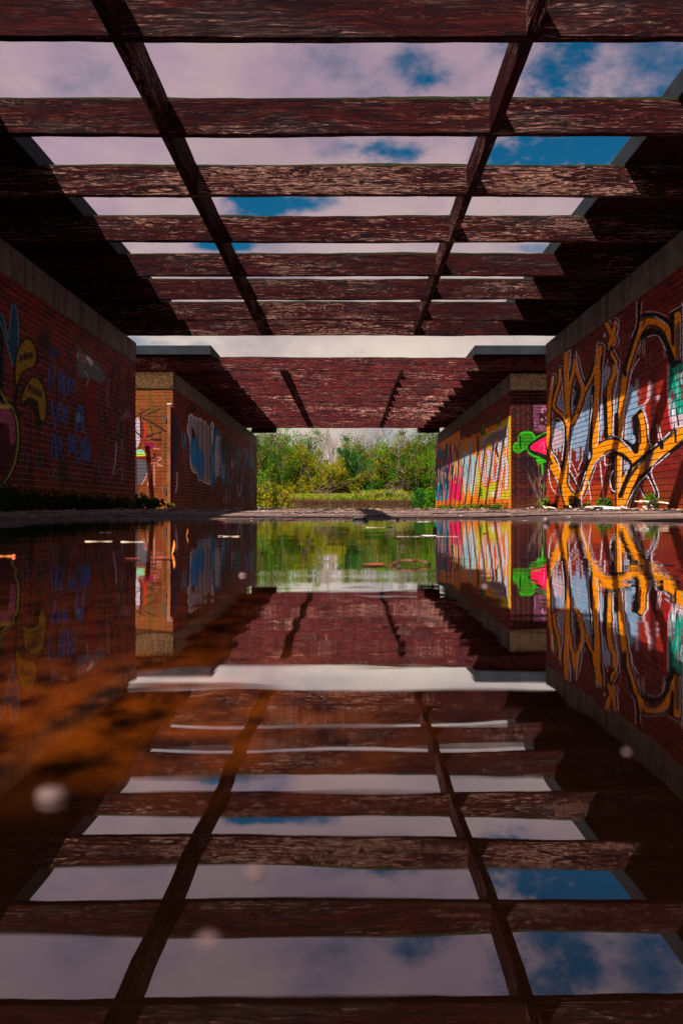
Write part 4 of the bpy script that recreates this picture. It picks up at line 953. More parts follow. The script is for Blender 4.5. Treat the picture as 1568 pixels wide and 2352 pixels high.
def grow(rg, h, r, levels, spread=0.5, kids=(3, 4), up=0.25, wob=0.12, sides=4, start=0.35, shrink=0.62, fork=None):
    """limbs of a tree as tubes; returns the mesh builder and the twig tips"""
    mb = MB(); tips = []
    def limb(p, d, L, r, lv):
        n = 4; pts = [p]; q = Vector(p); dd = Vector(d)
        for i in range(n):
            dd = (dd + Vector((rg.gauss(0, wob), rg.gauss(0, wob), rg.gauss(0, wob * .6) + up * .1))).normalized()
            q = q + dd * (L / n); pts.append(q.copy())
        r2 = r * (0.45 if lv else 0.25)
        mb.tube(pts, [r + (r2 - r) * i / n for i in range(n + 1)], sides if lv > 1 else 3, cap=False)
        if lv == 0: tips.append(pts[-1]); tips.append(pts[2]); return
        for k in range(rg.randint(*kids)):
            u = start + (1 - start) * (k + rg.random()) / kids[1]; u = min(u, .98)
            i = min(n - 1, int(u * n)); base = pts[i].lerp(pts[i + 1], u * n - i)
            side = Vector((rg.gauss(0, 1), rg.gauss(0, 1), rg.gauss(0, .3))); side.normalize()
            nd = (dd * (1 - spread) + side * spread + Vector((0, 0, up))).normalized()
            limb(base, nd, L * rg.uniform(shrink - .1, shrink + .12), r * 0.55, lv - 1)
        limb(pts[-1], dd, L * shrink, r2, lv - 1)
    stems = fork or 1
    for s in range(stems):
        d = Vector((rg.gauss(0, .22), rg.gauss(0, .22), 1)) if stems > 1 else Vector((rg.gauss(0, .05), rg.gauss(0, .05), 1))
        limb(Vector((rg.uniform(-.1, .1) * stems * .5, rg.uniform(-.1, .1) * stems * .5, -0.05)), d.normalized(), h * .45 * rg.uniform(.85, 1.1), r, levels)
    return mb, tips

def leaves(rg, centers, per, rad, size, zmin=0.05):
    n = len(centers) * per; C = np.repeat(np.array([tuple(c) for c in centers]), per, 0)
    g = np.random.default_rng(rg.randint(0, 10 ** 6))
    off = g.normal(0, 1, (n, 3)); off *= (rad * g.uniform(.3, 1, (n, 1))) / np.maximum(np.linalg.norm(off, axis=1, keepdims=True), .3)
    P = C + off; P = P[P[:, 2] > zmin]; n = len(P)
    a = g.normal(0, 1, (n, 3)); a /= np.linalg.norm(a, axis=1, keepdims=True)
    b = np.cross(a, g.normal(0, 1, (n, 3))); b /= np.linalg.norm(b, axis=1, keepdims=True)
    s = size * g.uniform(.6, 1.3, (n, 1)); a = a * s; b = b * s * .55
    V = np.stack([P - a, P + b, P + a, P - b], 1).reshape(-1, 3)
    return V, n
def leafmesh(name, V, n, mat, parent=None, kind=None):
    me = bpy.data.meshes.new(name); me.vertices.add(4 * n); me.vertices.foreach_set('co', V.astype(np.float32).ravel())
    me.loops.add(4 * n); me.loops.foreach_set('vertex_index', np.arange(4 * n, dtype=np.int32))
    me.polygons.add(n); me.polygons.foreach_set('loop_start', np.arange(0, 4 * n, 4, dtype=np.int32)); me.polygons.foreach_set('loop_total', np.full(n, 4, np.int32))
    me.update(); me.validate(); return meshobj(name, me, mat, parent, kind=kind)

def leafy_tree(x, y, h, w, mi, label, seed, dens=1.0, low=True):
    rg = random.Random(seed); tr_ = thing('leafy_tree', label, 'tree', (x, y, 0.05))
    mb, tips = grow(rg, h * .9, h * .022, 2, 0.62, (3, 4), .12, .14, 5, .25, .62, 4)
    sx_ = w / max(.1, 2 * np.percentile([abs(p.x) for p in tips], 85)); sz_ = h / max(p.z for p in tips)
    mb.v = [(v[0] * sx_, v[1] * sx_, v[2] * sz_) for v in mb.v]; tips = [Vector((p.x * sx_, p.y * sx_, p.z * sz_)) for p in tips]
    mb.build('trunk', M_bark, tr_)
    if low:
        for _ in range(26):
            a = rg.uniform(0, 6.28); r_ = w * .5 * math.sqrt(rg.random()); tips.append(Vector((r_ * math.cos(a), r_ * math.sin(a), rg.uniform(.1, h * .62))))
    # clumps of uneven size so that the crown shows lumps, gaps and depth
    for part in range(2):
        sub = tips[part::2]
        V, n = leaves(rg, sub, int(92 * dens), h * .110, .043)
        V2, n2 = leaves(rg, [c for c in sub if rg.random() < .5], int(90 * dens), h * .045, .040)
        leafmesh('crown', np.vstack([V, V2]), n + n2, M_lf[mi] if part == 0 else M_lf[(mi + (3 if seed % 2 else 0)) % 4], tr_)
    return tr_
T = lambda D_x, y: (D_x - VX) * y / F
specs = [  # picture column, distance, height, width, leaf, label
    (560, 44, 3.9, 3.0, 2, 'dark leafy tree just behind the far end of the left wall'),
    (625, 42, 3.75, 2.4, 0, 'bright green tree at the left end of the tree belt'),
    (668, 46, 4.3, 2.2, 0, 'tall green tree, second from the left in the belt'),
    (705, 44, 3.2, 2.4, 3, 'olive bushy tree left of the middle, behind the planter grass'),
    (735, 41.5, 2.9, 2.2, 1, 'yellow-green loose bush behind the left half of the planter'),
    (800, 47, 3.9, 1.7, 2, 'dark green ivy-clad tree in the middle of the belt'),
    (838, 43, 3.1, 1.9, 2, 'deep green bush behind the middle of the planter'),
    (880, 44, 2.9, 1.9, 1, 'pale yellow-green bush right of the middle'),
    (908, 46, 3.0, 1.9, 3, 'olive tree between the pale bush and the right-hand trees'),
    (935, 43, 3.7, 2.2, 0, 'bright green tree behind the right end of the planter'),
    (975, 45, 4.2, 2.2, 3, 'tall olive tree before the far end of the right wall'),
    (1010, 42, 3.9, 2.4, 0, 'green tree half hidden by the far end of the right wall'),
    (1075, 44, 4.2, 3.4, 2, 'dark tree hidden mostly behind the right wall'),
    (500, 46, 4.2, 3.4, 3, 'olive tree hidden mostly behind the left wall')]
for i, (cx, y, h, w, mi, lab) in enumerate(specs):
    y += 4.2; leafy_tree(T(cx, y), y, h * (y / (y - 4.2)) * (1.10 if abs(cx - 790) > 90 else 1.0), w * 1.12, mi, lab, 100 + i, 1.15)
def bush(x, y, h, w, mi, label, seed):
    rg = random.Random(seed); g = thing('bush', label, 'bush', (x, y, 0.05))
    mb = MB(); tips = []
    for _ in range(9):
        a = rg.uniform(0, 6.28); e = Vector((math.cos(a) * w * .45 * rg.random(), math.sin(a) * w * .4 * rg.random(), h * rg.uniform(.5, 1)))
        mb.tube([(0, 0, 0), tuple(e * .5 + Vector((0, 0, h * .1))), tuple(e)], [.02, .012, .005], 3, False); tips += [e, e * .6, Vector((e.x, e.y, h * .2))]
    mb.build('stem', M_bark, g)
    V, n = leaves(rg, tips, 60, h * .28, .05); leafmesh('foliage', V, n, M_lf[mi], g)
for i, (cx, y, h, w, mi, lab) in enumerate([(612, 37, 1.0, 1.4, 1, 'low yellow-green bush at the foot of the left wall end'), (645, 38.5, .85, 1.3, 1, 'low yellow-green bush beside the left end of the planter'),
        (590, 40, 1.6, 1.8, 0, 'green bush in front of the dark tree by the left wall'), (968, 41, .9, 1.2, 2, 'dark low bush beside the right end of the planter'), (992, 38, .75, 1.0, 0, 'small green bush at the foot of the right wall end')]):
    bush(T(cx, y), y, h, w, mi, lab, 300 + i)
def bare_tree(x, y, h, seed, label, mat, r=.05, lv=3, spread=.5, fork=1, up=.3, wob=.1):
    rg = random.Random(seed); g = thing('bare_tree', label, 'tree', (x, y, 0.05))
    mb, tips = grow(rg, h, r, lv, spread, (3, 4), up, wob, 4, .3, .64, fork)
    k = h / max(v[2] for v in mb.v); mb.v = [(v[0] * k, v[1] * k, v[2] * k) for v in mb.v]
    mb.build('trunk', mat, g)
for i, (cx, y, h) in enumerate([(672, 59, 6.0), (700, 62, 6.4), (735, 60, 6.5), (762, 61, 6.8), (790, 59, 6.8), (815, 62, 7.0), (842, 60, 6.7), (868, 64, 5.6), (930, 62, 5.9), (952, 60, 6.2), (985, 61, 6.3), (620, 61, 6.2)]):
    bare_tree(T(cx, y), y, h, 400 + i, ['thin bare tree standing behind the left-hand green trees', 'slender leafless tree left of the gap of sky', 'feathery leafless tree rising left of the middle', 'tall feathery leafless tree nearest the middle on its left', 'tallest leafless tree in the middle of the belt', 'leafless tree just right of the middle', 'pale leafless tree beside the open sky', 'short leafless tree under the open sky', 'leafless tree behind the dead snag', 'leafless tree between the snag and the right-hand trees', 'leafless tree behind the tall olive tree at right', 'leafless tree behind the bright green tree at left'][i], M_twig, .045, 4, .42, 1 if i % 2 else 2, .45)
for i, (cx, y, h, lab) in enumerate([(606, 45.5, 4.4, 'slim upright stem among the leaves by the left wall end'), (652, 45, 4.3, 'slim upright stem left of the tall green tree'), (690, 44.8, 4.2, 'slim upright stem right of the tall green tree'), (770, 45, 3.9, 'slim upright stem before the left of the open sky'), (826, 45.2, 4.0, 'slim upright stem in the middle of the belt'), (855, 45, 3.6, 'slim upright stem right of the middle'), (925, 45, 4.0, 'slim upright stem left of the right-hand trees'), (962, 45.4, 4.4, 'slim upright stem within the right-hand trees'), (990, 45, 4.3, 'slim upright stem by the right wall end')]):
    bare_tree(T(cx, y), y, h, 460 + i, lab, M_bark, .010, 2, .34, 1, .6, .07)
bare_tree(T(898, 54), 54, 5.7, 431, 'dead grey tree with crooked thick branches against the sky', M_dead, .14, 2, .50, 3, .34, .20)
# fallen pale branches lying against the scrub
for k, (cx, y, z, ln, lab) in enumerate([(735, 40.8, .75, 1.9, 'tangle of pale fallen branches over the left of the planter'), (905, 40.8, .9, 1.8, 'pale fallen branch leaning over the right of the planter')]):
    rg = random.Random(60 + k); mb = MB()
    for _ in range(9):
        p = Vector((rg.uniform(-.6, .3), rg.uniform(-.2, .2), rg.uniform(-.15, .3))); pts = [tuple(p)]
        d = Vector((1, 0, rg.uniform(-.3, .6)))
        for _ in range(5):
            d += Vector((rg.gauss(0, .3), rg.gauss(0, .2), rg.gauss(0, .3))); p = p + d.normalized() * ln / 7; pts.append(tuple(p))
        mb.tube(pts, [.010, .008, .007, .005, .004, .002], 4, False)
    o = mb.build('fallen_branch', M_twig, loc=(T(cx, y), y, z)); tag(o, lab, 'branch')

# planter: low cracked concrete wall with turf and trailing dead stems
pl = thing('planter', 'low weathered concrete planter wall topped by wild grass in front of the trees', 'planter', (0, 42, 0))
xa, xb = T(658, 42), T(946, 42); rg = random.Random(3)
M_plant = concrete_mat('stained_planter_concrete', (0.03, 0.020, 0.012), (0.11, 0.065, 0.03))
nseg = 7
for i in range(nseg):
    c = MB(); c.box(xa + (xb - xa) * i / nseg + .006, xa + (xb - xa) * (i + 1) / nseg - .006, 0, .22, -.1, .455 + rg.uniform(-.012, .012)); c.build('wall_block', M_plant, pl)
c = MB(); c.box(xa + .02, xb - .02, .2, 6, 0, .45); c.build('soil_bed', simple('soil', (.06, .04, .025), .95), pl)
def blades(rg, n, fx, h0, h1, wd, lean=.35):
    V = []; Fc = []
    for _ in range(n):
        x, y, z = fx(rg); h = rg.uniform(h0, h1); a = rg.uniform(0, 6.28); l = rg.gauss(0, lean) * h; ca, sa = math.cos(a), math.sin(a)
        n0 = len(V); V += [(x - ca * wd, y - sa * wd, z), (x + ca * wd, y + sa * wd, z), (x + l * .4 + ca * wd * .6, y + rg.gauss(0, .1) * h, z + h * .6), (x + l, y + rg.gauss(0, .2) * h, z + h)]
        Fc += [(n0, n0 + 1, n0 + 2), (n0, n0 + 2, n0 + 3)]
    return V, Fc
V, Fc = blades(rg, 30000, lambda r: ((lambda x, y: (x, y, .43 + .16 * min(1, y)))(r.uniform(xa, xb), r.uniform(0.02, 3.2))), .06, .26, .006)
o = pyd('planter_grass', V, Fc, M_grass, pl, kind='stuff')
V, Fc = blades(rg, 1400, lambda r: (r.gauss(T(885, 42), .55), r.uniform(.1, 1.2), .45), .3, .6, .007); pyd('grass_tuft', V, Fc, M_grass, pl, kind='stuff')
mb = MB()
for _ in range(520):
    x = rg.uniform(xa, xb); L = abs(rg.gauss(.14, .13)) + .04; L = min(L, .4)
    mb.tube([(x, .1, .47), (x + rg.gauss(0, .03), -.03, .46), (x + rg.gauss(0, .06), -.05, .46 - L * .6), (x + rg.gauss(0, .08), -.03, .46 - L)], .0055, 3, False)
mb.build('hanging_stems', simple('dead_stem', (.10, .035, .02), .9, .5, 20), pl, kind='stuff')
# undergrowth filling the belt between the trunks, as one mass nobody could count
rg = random.Random(77); cs = [Vector((rg.uniform(-14, 14), rg.uniform(52, 56), rg.uniform(.1, 1.9))) for _ in range(420)]
V, n = leaves(rg, cs, 34, .5, .07); o = leafmesh('undergrowth', V, n, M_lf[2], kind='stuff')
tag(o, 'dark mass of undergrowth low behind the trees', 'undergrowth'); 
cs = [Vector((rg.uniform(-12, 12), rg.uniform(38, 41.5), .06)) for _ in range(200)]; cs = [c for c in cs if not (xa - .3 < c.x < xb + .3)]
V, n = leaves(rg, cs, 26, .22, .04); o = leafmesh('ground_cover', V, n, M_lf[1], kind='stuff'); tag(o, 'low green growth on the ground at both ends of the planter', 'ground cover')

# ------------------------------------------------------------------ things along the walls
post = thing('corner_post', 'rusty orange metal angle post fixed at the corner of the farther left wall', 'post', (XL - .06, 16.83, 0))
z_ = lambda sy, y: CZ + (VY - sy * K) * y / F
c = MB(); c.box(-.030, .030, -.05, -.012, .05, z_(1411, 16.9)); c.build('upright', simple('rusty_orange_paint', (.15, .045, .014), .7, .4, 5, .2), post)
for zz in (z_(1455, 16.9), z_(1705, 16.9)):
    c = MB(); c.box(-.11, -.032, -.035, -.006, zz - .04, zz + .04); c.build('bracket', simple('black_iron', (.02, .02, .02), .6), post)
c = MB(); c.box(-.034, .05, -.056, -.011, z_(1411, 16.9) + .001, z_(1411, 16.9) + .02); c.build('end_cap', simple('pale_metal', (.6, .6, .6), .5), post)
lp = MB()
lx = on_y(470, 1500, 16.2)[0]
lp.v = boxv(-.035, .035, -.02, .02, 0, 1.6); lp.f = BOXF[:]
mdk = simple('dark_red_plank', (.05, .012, .012), .9)
o = lp.build('leaning_plank', mdk, loc=(on_y(478, 1760, 16.5)[0], 16.45, .05)); o.rotation_euler = (math.radians(-4), math.radians(-3.2), 0)
tag(o, 'dark plank leaning against the ochre end of the farther left wall', 'plank')

def weed(x, y, w, h, label, seed, n=9, mat=M_weed, per=26, ls=.016):
    rg = random.Random(seed); g = thing('weed', label, 'plant', (x, y, ground_h(x, y)))
    mb = MB(); tips = []
    for _ in range(n):
        a = rg.uniform(0, 6.28); e = Vector((math.cos(a) * w * .5 * rg.random(), math.sin(a) * .08 * rg.random() - .02, h * rg.uniform(.4, 1)))
        mb.tube([(e.x * .6, 0, 0), tuple(e * .6), tuple(e)], [.003, .002, .001], 3, False); tips += [e, e * .6]
    mb.build('stem', M_bark, g); V, nn = leaves(rg, tips, per, h * .25, ls, -.02); leafmesh('foliage', V, nn, mat, g)
XRw, XLw = XR - .06, XL + .06
for i, (sx, w, h, lab) in enumerate([(1900, .30, .17, 'green weed at the near corner of the right orange wall'), (1935, .25, .10, 'low weed just right of the corner weed at the orange wall'), (2060, .35, .08, 'flat green weed under the middle of the orange letters'), (2130, .28, .13, 'tufted weed at the wall foot left of the white board'), (2292, .22, .16, 'small upright weed at the wall foot right of the white board'), (2000, .3, .06, 'thin yellowing weed at the foot of the orange wall')]):
    y = on_x(sx, 1760, XR)[0]; weed(XRw, min(y, 13.85), w, h, lab, 500 + i, 10)
for i, (sx, w, h, lab) in enumerate([(478, .9, .24, 'dark bushy weed at the far corner of the left wall'), (520, .45, .16, 'dark weed beside the corner bush under the ochre wall end')]):
    x, _ = on_y(sx, 1760, 14.6); weed(x, 14.4 + i * .5, w, h, lab, 520 + i, 26, leaf_mat('shade_leaf', (.02, .05, .015), (.05, .10, .02)), 40, .02)
weed(on_y(585, 1760, 16.6)[0], 16.6, .28, .12, 'sunlit yellow-green weed at the foot of the corner post', 530, 8, M_grass)
weed(on_y(1720, 1760, 17)[0], 17.0, .3, .07, 'tiny weed at the foot of the dark wall end', 531, 8)
# row of weeds at the foot of the far right wall and the dark growth by the left wall
rg = random.Random(90); cs = [Vector((XR - rg.uniform(.02, .14), rg.uniform(17.3, 31.5), .06 + rg.uniform(0, .06))) for _ in range(110)]
V, n = leaves(rg, cs, 22, .10, .022); o = leafmesh('wall_foot_weeds', V, n, M_weed, kind='stuff'); tag(o, 'thin line of weeds along the foot of the farther right wall', 'weeds')
cs = [Vector((XL + .05 + abs(rg.gauss(0, .28)), rg.uniform(5.5, 12.3), .05 + abs(rg.gauss(0, .07)))) for _ in range(330)]
V, n = leaves(rg, cs, 30, .12, .020); o = leafmesh('wall_foot_growth', V, n, leaf_mat('shade_growth', (.008, .02, .008), (.02, .045, .012)), kind='stuff'); tag(o, 'dark creeping growth along the foot of the nearer left wall', 'weeds')
# leafless sapling before the dark wall end
g = thing('bare_sapling', 'leafless thin sapling in front of the dark right wall end', 'plant', (on_y(1890, 1760, 16.2)[0], 16.2, .05))
mb, _ = grow(random.Random(5), 1.1, .008, 3, .45, (2, 3), .25, .12, 3, .3, .7, 2); mb.build('stem', M_twig, g)

# white board and broken strips at the foot of the orange wall
M_white = simple('dirty_white_board', (.78, .74, .70), .7, .12, 8); M_strip = simple('splintered_pale_wood', (.62, .52, .44), .8, .3, 12)
def strip(sx, sy, z, L, w, h, rz, label, mat=M_strip, cat='strip', name='wood_strip', ry=0, grp=None):
    x, y = on_water(sx, sy, z) if z < CZ - .004 else (XR - .3, 9)
    c = MB(); n = 5; rg = random.Random(int(sx + sy))
    for i in range(n + 1):
        u = -L / 2 + L * i / n; k = 1 - .35 * abs(2 * i / n - 1); j = rg.uniform(-.2, .2) * w
        c.v += [(u, -w * k / 2 + j, 0), (u, w * k / 2 + j, 0), (u, w * k / 2 + j, h), (u, -w * k / 2 + j, h)]
    for i in range(n):
        a = i * 4
        for q in range(4): c.f.append((a + q, a + 4 + q, a + 4 + (q + 1) % 4, a + (q + 1) % 4))
    c.f += [(0, 1, 2, 3), (n * 4 + 3, n * 4 + 2, n * 4 + 1, n * 4)]
    o = c.build(name, mat, loc=(x, y, max(z, ground_h(x, y)) + .001)); o.rotation_euler = (0, ry, rz); return tag(o, label, cat, grp)
def at_wall(sx, off): y = on_x(sx, 1770, XR)[0]; return XR - off, y
x, y = at_wall(2185, .28); c = MB(); c.box(-.75, .75, -.08, .08, 0, .035); o = c.build('white_board', M_white, loc=(x, y, ground_h(x, y))); o.rotation_euler = (0, math.radians(-.7), math.radians(80)); tag(o, 'long white board lying at the foot of the orange graffiti wall', 'board')
rg = random.Random(21)
lb = ['pale broken strip at the right edge, uppermost of its heap', 'pale strip crossing the heap at the right edge', 'short pale strip right of the white board', 'long thin strip at the far right of the wall foot', 'pale strip at the foot of the first orange letter', 'thin white strip below the low weed', 'pale splinter between corner weed and white board', 'bent pale strip touching the white board', 'flat pale strip near the dark corner stub', 'thin strip in front of the heap at right']
for i, sx in enumerate([2310, 2345, 2270, 2370, 1960, 2010, 2070, 2110, 1925, 2335]):
    x, y = at_wall(sx, rg.uniform(.12, .5)); L = rg.uniform(.35, .8); mb = MB(); z0 = .012 + (.05 if i in (0, 1) else 0)
    mb.tube([(-L / 2, 0, 0), (-L * .1, .02, .02), (L * .2, -.01, .015), (L / 2, 0, rg.uniform(0, .04))], [.009, .012, .011, .006], 4)
    o = mb.build('wood_strip', M_strip, loc=(x, y, ground_h(x, y) + z0)); o.rotation_euler = (0, 0, rg.uniform(1.0, 2.2)); tag(o, lb[i], 'strip')
x, y = at_wall(2225, .42); mb = MB(); mb.box(-.22, .22, -.05, .05, 0, .03); o = mb.build('dark_board', simple('black_board', (.02, .015, .015), .8), loc=(x, y, ground_h(x, y))); o.rotation_euler = (0, 0, 1.45); tag(o, 'charred short board beside the white board', 'board')
x, y = on_y(1875, 1790, 12.5); mb = MB(); mb.box(-.3, .3, -.06, .06, 0, .03); o = mb.build('dark_board', bpy.data.materials['black_board'], loc=(x, y, ground_h(x, y))); o.rotation_euler = (0, 0, .2); tag(o, 'flat black board on the ground before the dark wall end', 'board')
# bits at the left corner
for i, (sx, y, L, rz, rx, lab) in enumerate([(385, 12.9, .55, .25, .1, 'grey torn board lying at the far corner of the left wall'), (350, 12.4, .4, -.2, .0, 'thin grey splinter beside the torn board'), (372, 13.1, .3, .9, -.9, 'grey board end sticking up behind the torn board'), (450, 12.8, .6, .1, 0, 'dark plank lying before the corner bush'), (405, 11.6, .22, 0, 0, 'small white strip on the tarmac before the torn board')]):
    x = on_y(sx, 1700, y)[0]; mb = MB(); mb.box(-L / 2, L / 2, -.05, .05, 0, .018); o = mb.build('board_fragment', [M_dead, M_dead, M_dead, mdk, M_white][i], loc=(x, y, ground_h(x, y) + .003 + (0 if rx >= 0 else .12))); o.rotation_euler = (rx * .3, rx, rz); tag(o, lab, 'board')

# litter of leaves, grit and twigs along the shore: beyond counting
rg = random.Random(8); V = []; Fc = []
def scat(n, zone, s0, s1, zf=None):
    for _ in range(n):
        x, y = zone(rg); z = ground_h(x, y) + .002
        if z < .001: continue
        s = rg.uniform(s0, s1); a = rg.uniform(0, 6.28); cu = rg.uniform(.1, .5) * s; n0 = len(V); ca, sa = math.cos(a), math.sin(a)
        for u, v, w in ((-1, 0, cu), (-.2, .55, 0), (1, 0, cu * .6), (-.1, -.5, cu * .8)): V.append((x + (u * ca - v * sa) * s, y + (u * sa + v * ca) * s, z + w))
        Fc.extend([(n0, n0 + 1, n0 + 2), (n0, n0 + 2, n0 + 3)])
scat(1500, lambda r: (r.uniform(-3.3, 3.1), r.uniform(5.6, 8.5)), .004, .018)
scat(1800, lambda r: (r.uniform(-3.3, 3.1), r.uniform(8, 16.5)), .006, .030)
scat(1300, lambda r: (XR - abs(r.gauss(0, .3)) - .02, r.uniform(7.5, 14)), .010, .035)
scat(420, lambda r: (r.uniform(-3.3, -1.2), r.uniform(3.5, 8)), .004, .016)
def litmat(name, cols):
    m, t, b, out = new_mat(name); pos = t.add('ShaderNodeNewGeometry').outputs['Position']
    wn = t.add('ShaderNodeTexWhiteNoise'); t.put(wn.inputs['Vector'], t.vm('FLOOR', t.scl(pos, 22, 22, 1)))
    cr = t.add('ShaderNodeValToRGB'); cr.color_ramp.interpolation = 'CONSTANT'; e = cr.color_ramp.elements
    while len(e) < len(cols): e.new(.5)
    for i, c in enumerate(cols): e[i].position = i / len(cols); e[i].color = c + (1,)
    t.put(cr.inputs[0], wn.outputs['Value']); t.put(b.inputs['Base Color'], cr.outputs[0]); b.inputs['Roughness'].default_value = .7; return m
M_lit = litmat('litter', [(.35, .08, .04), (.12, .04, .03), (.55, .45, .38), (.50, .22, .06), (.05, .03, .03), (.30, .20, .12), (.65, .58, .52)])
o = pyd('leaf_litter', V, Fc, M_lit, kind='stuff'); tag(o, 'scattered dead leaves, chips and grit on the tarmac round the puddle', 'leaf litter')
mb = MB()
for _ in range(150):
    x, y = rg.uniform(-3.2, 3.1), rg.uniform(5.9, 15)
    if ground_h(x, y) < .002: continue
    L = rg.uniform(.05, .3); a = rg.gauss(0, .5); z = ground_h(x, y) + .004
    mb.tube([(x, y, z), (x + L * .5 * math.cos(a), y + L * .5 * math.sin(a), z + .006), (x + L * math.cos(a), y + L * math.sin(a), z + .002)], [.004, .003, .001], 3, False)
o = mb.build('twig_litter', simple('dark_twig', (.07, .04, .03), .9, .4, 10), kind='stuff'); tag(o, 'small dark twigs strewn over the tarmac beyond the puddle', 'twigs')

# ------------------------------------------------------------------ single things in and round the puddle
M_orange = simple('orange_leaf', (.75, .22, .03), .5, .3, 60); M_pink = simple('pink_red_leaf', (.34, .06, .05), .5, .35, 60); M_redb = simple('red_brown_leaf', (.12, .025, .018), .6, .4, 60)
M_pale = simple('bleached_leaf', (.42, .33, .23), .6, .25, 60); M_dark = simple('black_mud', (.02, .017, .018), .5, .4, 30, .3); M_stone = simple('pale_pebble', (.11, .065, .065), .55, .25, 90)
U_ = .000255       # size of one survey unit at 1 m
def flat_leaf(sx, sy, Lp, Wp, rz, mat, label, curl=.15, name='fallen_leaf', tilt=(0, 0), lift=.0004, cat='leaf', grp=None):
    x, y = on_water(sx, sy); nu, nv = 9, 5; V = []; L = Lp * y * U_; W = Wp * y * U_
    for top in (0, 1):
        for i in range(nu):
            u = i / (nu - 1); hw = W * .5 * (math.sin(math.pi * min(1, u * .96 + .03)) ** .7)
            for j in range(nv):
                v = j / (nv - 1) * 2 - 1
                V.append(((u - .5) * L, v * hw, curl * L * ((2 * u - 1) ** 2 * .35 + abs(v) ** 1.5 * .2 * math.sin(math.pi * u)) + .0006 * top + rnd.uniform(0, .01) * W))
    Fc = []; o_ = nu * nv
    for i in range(nu - 1):
        for j in range(nv - 1):
            a = i * nv + j; Fc += [(a, a + 1, a + nv + 1, a + nv), (a + o_, a + nv + o_, a + nv + 1 + o_, a + 1 + o_)]
    o = pyd(name, V, Fc, mat, loc=(x, y, lift), smooth=True); o.rotation_euler = (tilt[0], tilt[1], rz); return tag(o, label, cat, grp)
def twig(sx, sy, Lp, r, rz, mat, label, name='floating_twig', arch=.0, cat='twig'):
    x, y = on_water(sx, sy); mb = MB(); n = 7; L = Lp * y * U_; r = r * y * U_ * .5
    pts = [((i / n - .5) * L, .03 * L * math.sin(i * 1.1), r * .6 + arch * L * math.sin(math.pi * i / n)) for i in range(n + 1)]
    mb.tube(pts, [r * (.6 + .4 * math.sin(1 + i)) for i in range(n + 1)], 6); o = mb.build(name, mat, loc=(x, y, 0), smooth=True); o.rotation_euler = (0, 0, rz); return tag(o, label, cat)
W_ = lambda z: (z[0] / 1.3067, 1700 + z[1] / 1.3067)          # from the left crop
V_ = lambda z: (1178 + z[0] / 1.3067, 1700 + z[1] / 1.3067)   # from the right crop
flat_leaf(*W_((608, 326)), 76, 60, .1, M_pink, 'small pink-brown leaf floating left of the long pink leaf')
flat_leaf(*W_((740, 322)), 122, 80, -.05, M_pink, 'long pink-red leaf floating flat in front of the post reflection', .10)
o = flat_leaf(*W_((800, 300)), 66, 26, .1, M_orange, 'bright orange curled leaf standing up from the water', .5, tilt=(math.radians(20), math.radians(-82)), lift=.011)
flat_leaf(*W_((858, 217)), 36, 12, .3, M_orange, 'small orange curled leaf standing farther out', .5, tilt=(0, math.radians(-80)), lift=.01)
twig(*W_((450, 244)), 124, 5, .02, M_pale, 'pale thin floating stem, left one of the pair'); twig(*W_((605, 246)), 108, 5, -.02, M_pale, 'pale thin floating stem, right one of the pair')
twig(*W_((1045, 221)), 90, 5, .0, M_pale, 'pale floating stem with a white tip left of the green reflection'); flat_leaf(*W_((1002, 221)), 22, 30, .2, M_white, 'white flake at the tip of a pale floating stem', .3)
twig(*W_((480, 203)), 50, 4, .02, M_pale, 'tiny row of pale specks floating far left')
twig(*W_((20, 311)), 80, 6, .02, M_orange, 'orange stem floating at the left edge'); mb = MB(); mb.blob((0, 0, .001), (.0030, .0030, .0028), 2, .03); x, y = on_water(*W_((65, 313)))
o = mb.build('berry', simple('orange_red_berry', (.75, .10, .04), .25, .2, 60), loc=(x, y, 0), smooth=True); tag(o, 'glossy orange-red berry at the end of a stem by the left edge', 'berry')
flat_leaf(*V_((410, 220)), 72, 160, .02, M_white, 'white arrow-shaped feather scrap floating under the right end of the trees', .06, 'feather'); twig(*V_((320, 221)), 110, 2, 0, M_pale, 'hair-thin pale stem trailing left of the white scrap'); twig(*V_((495, 221)), 100, 2, 0, M_pale, 'hair-thin pale stem trailing right of the white scrap')
flat_leaf(*V_((258, 227)), 30, 60, 0, M_redb, 'rust-brown leaf floating left of the white scrap', .3); flat_leaf(*V_((388, 156)), 62, 90, 0, M_white, 'thin white flake floating near the far shore below the trees', .05)
twig(*V_((185, 180)), 120, 3, .03, M_pale, 'pale reed floating near the far shore in the green reflection'); flat_leaf(*V_((240, 180)), 22, 70, 0, M_white, 'white tip floating at the end of the pale reed')
flat_leaf(*V_((668, 208)), 30, 40, .1, M_redb, 'small brown leaf floating in front of the lime graffiti reflection', .3); flat_leaf(*V_((830, 153)), 60, 90, .05, M_pale, 'pale split stem lying at the shore before the dark wall end', .2)
flat_leaf(*V_((1500, 205)), 50, 90, .1, M_dark, 'dark leaf floating in the orange reflection at right', .1); flat_leaf(*V_((1505, 350)), 42, 80, .1, M_dark, 'small dark leaf in the lower orange reflection at right', .1)
flat_leaf(*V_((165, 352)), 108, 120, 0, M_pink, 'dull pink leaf floating left of the hooped stem', .08)
# hooped stem: both ends in the water
x, y = on_water(*V_((330, 352))); mb = MB(); n = 22
mb.tube([(-.026 * math.cos(math.pi * i / n), .004 * math.sin(i), -.001 + .0075 * math.sin(math.pi * i / n)) for i in range(n + 1)], .0019, 6)
o = mb.build('hooped_stem', simple('brown_stem', (.10, .035, .02), .4, .3, 40), loc=(x, y, 0), smooth=True); tag(o, 'brown stem bent in a low hoop with both ends in the water', 'stem')
